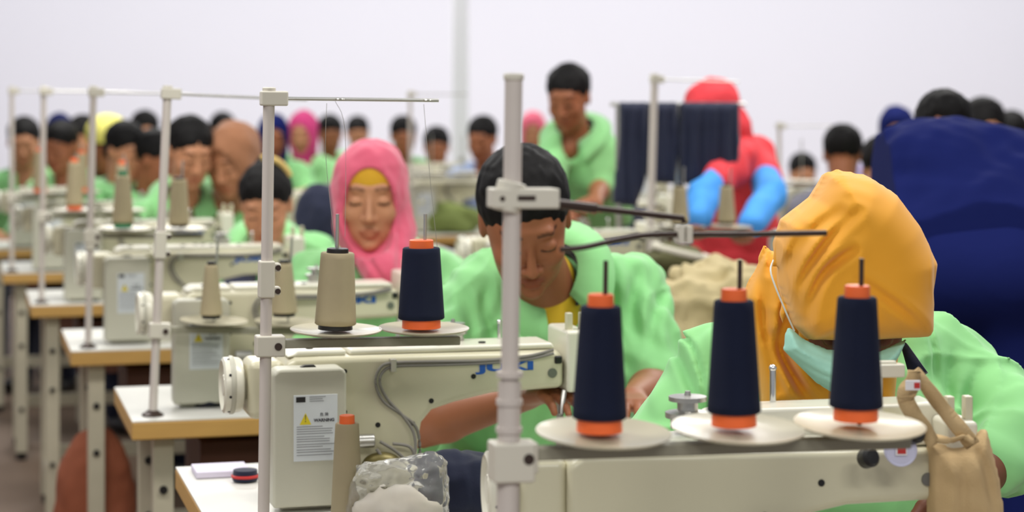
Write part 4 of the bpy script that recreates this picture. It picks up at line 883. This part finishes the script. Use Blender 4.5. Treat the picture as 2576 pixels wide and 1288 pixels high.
# tan canvas bag hanging from the bracket
bg = empty('canvas_bag', tuple(P(2410, 1200, 2.68)), 0, 'tan canvas bag hanging by its straps at the lower right', 'bag')
binv = Matrix.Translation(-P(2410, 1200, 2.68))
def Pb(l, d=2.68): return [P(a, b_, d) for a, b_ in l]
pl = Pb([(2332, 1108), (2372, 1122), (2420, 1122), (2452, 1098), (2478, 1075), (2492, 1120), (2512, 1200), (2525, 1330), (2335, 1330)]); g = SDF((P(2300, 0, 2.68).x, 2.58, P(0, 1345, 2.68).z), (P(2550, 0, 2.68).x, 2.80, P(0, 1050, 2.68).z), .0032)
g.inflate(pl, 2.68, .042, .05, .01); g.noise(.0025, 60, seed=8)
for l, am in (([(2350, 1120), (2365, 1200), (2360, 1300)], .004), ([(2440, 1120), (2470, 1180), (2490, 1290)], .006), ([(2400, 1130), (2410, 1220), (2405, 1310)], .003)): g.fold(Pb(l), am, .006, (0, 3))
o = g.build('bag_body', TANBAG, smooth=1); o.data.transform(binv); o.parent = bg
def ribbon(pts, wds, m, name, parent, inv, th=.003):
    pts = spline(pts, 6); n = len(pts); vs = []; fs = []
    for i, p in enumerate(pts):
        t = (pts[min(i+1, n-1)]-pts[max(i-1, 0)]).normalized(); s_ = t.cross(Vector((0, 1, 0))).normalized(); u = i/(n-1)*(len(wds)-1); k = min(int(u), len(wds)-2); wd = wds[k]+(wds[k+1]-wds[k])*(u-k)
        tw = Vector((0, .006*math.sin(i*.5), 0)); vs += [p-s_*wd/2-tw, p+s_*wd/2+tw]
    for i in range(n-1): fs.append((2*i, 2*i+1, 2*i+3, 2*i+2))
    b = MB(); b.add(vs, fs); o = b.build(name, m, angle=80); q = o.modifiers.new('thickness', 'SOLIDIFY'); q.thickness = th; q.offset = 0; o.data.transform(inv); o.parent = parent; return o
ribbon(Pb([(2300, 932), (2296, 960), (2278, 1000), (2300, 1045), (2330, 1085), (2350, 1120)], 2.625), [.016, .02, .022, .02, .018, .016], TANBAG, 'strap', bg, binv)
ribbon(Pb([(2300, 932), (2325, 965), (2370, 1025), (2420, 1085), (2448, 1120)], 2.64), [.014, .016, .018, .02, .018], TANBAG, 'strap', bg, binv)
ribbon(Pb([(2345, 1100), (2390, 1108), (2425, 1100), (2452, 1110)], 2.632), [.008, .006, .006, .008], TANBAG, 'strap', bg, binv)
b = MB(); c = P(2297, 968, 2.612); b.box((-.010, -.002, -.007), (.009, 0, .006), Matrix.Translation(c)); o = b.build('cloth_label', PAPER, None, .001); o.data.transform(binv); o.parent = bg
b2 = MB(); b2.box((.001, -.003, -.004), (.008, -.001, .003), Matrix.Translation(c)); o2 = b2.build('red_mark', REDL); o2.data.transform(binv); o2.parent = o
# things under the left tables
def bag_on_floor(px, d, w_, hgt, m, label):
    x = P(px, 0, d).x; blob('sack', m, [((x, d, hgt*.5), (w_, w_*.8, hgt*.5)), ((x, d, hgt*.35), (w_*1.05, w_*.9, hgt*.4)), ((x, d, hgt*.72), (w_*.9, w_*.8, hgt*.22))], (x-w_*1.5, d-w_*1.4, -.01), (x+w_*1.5, d+w_*1.4, hgt*1.25), .014, label, 'sack', nz=(.008, 25), cut=.002)
bag_on_floor(235, 5.85, .11, .50, mat('rust_cloth', (142, 78, 52), .85, var=.15), 'rust coloured sack under the third table of the slanting row')
bag_on_floor(510, 4.95, .14, .30, mat('grey_sack', (120, 112, 100), .85, var=.15), 'grey sack on the floor under the second table')
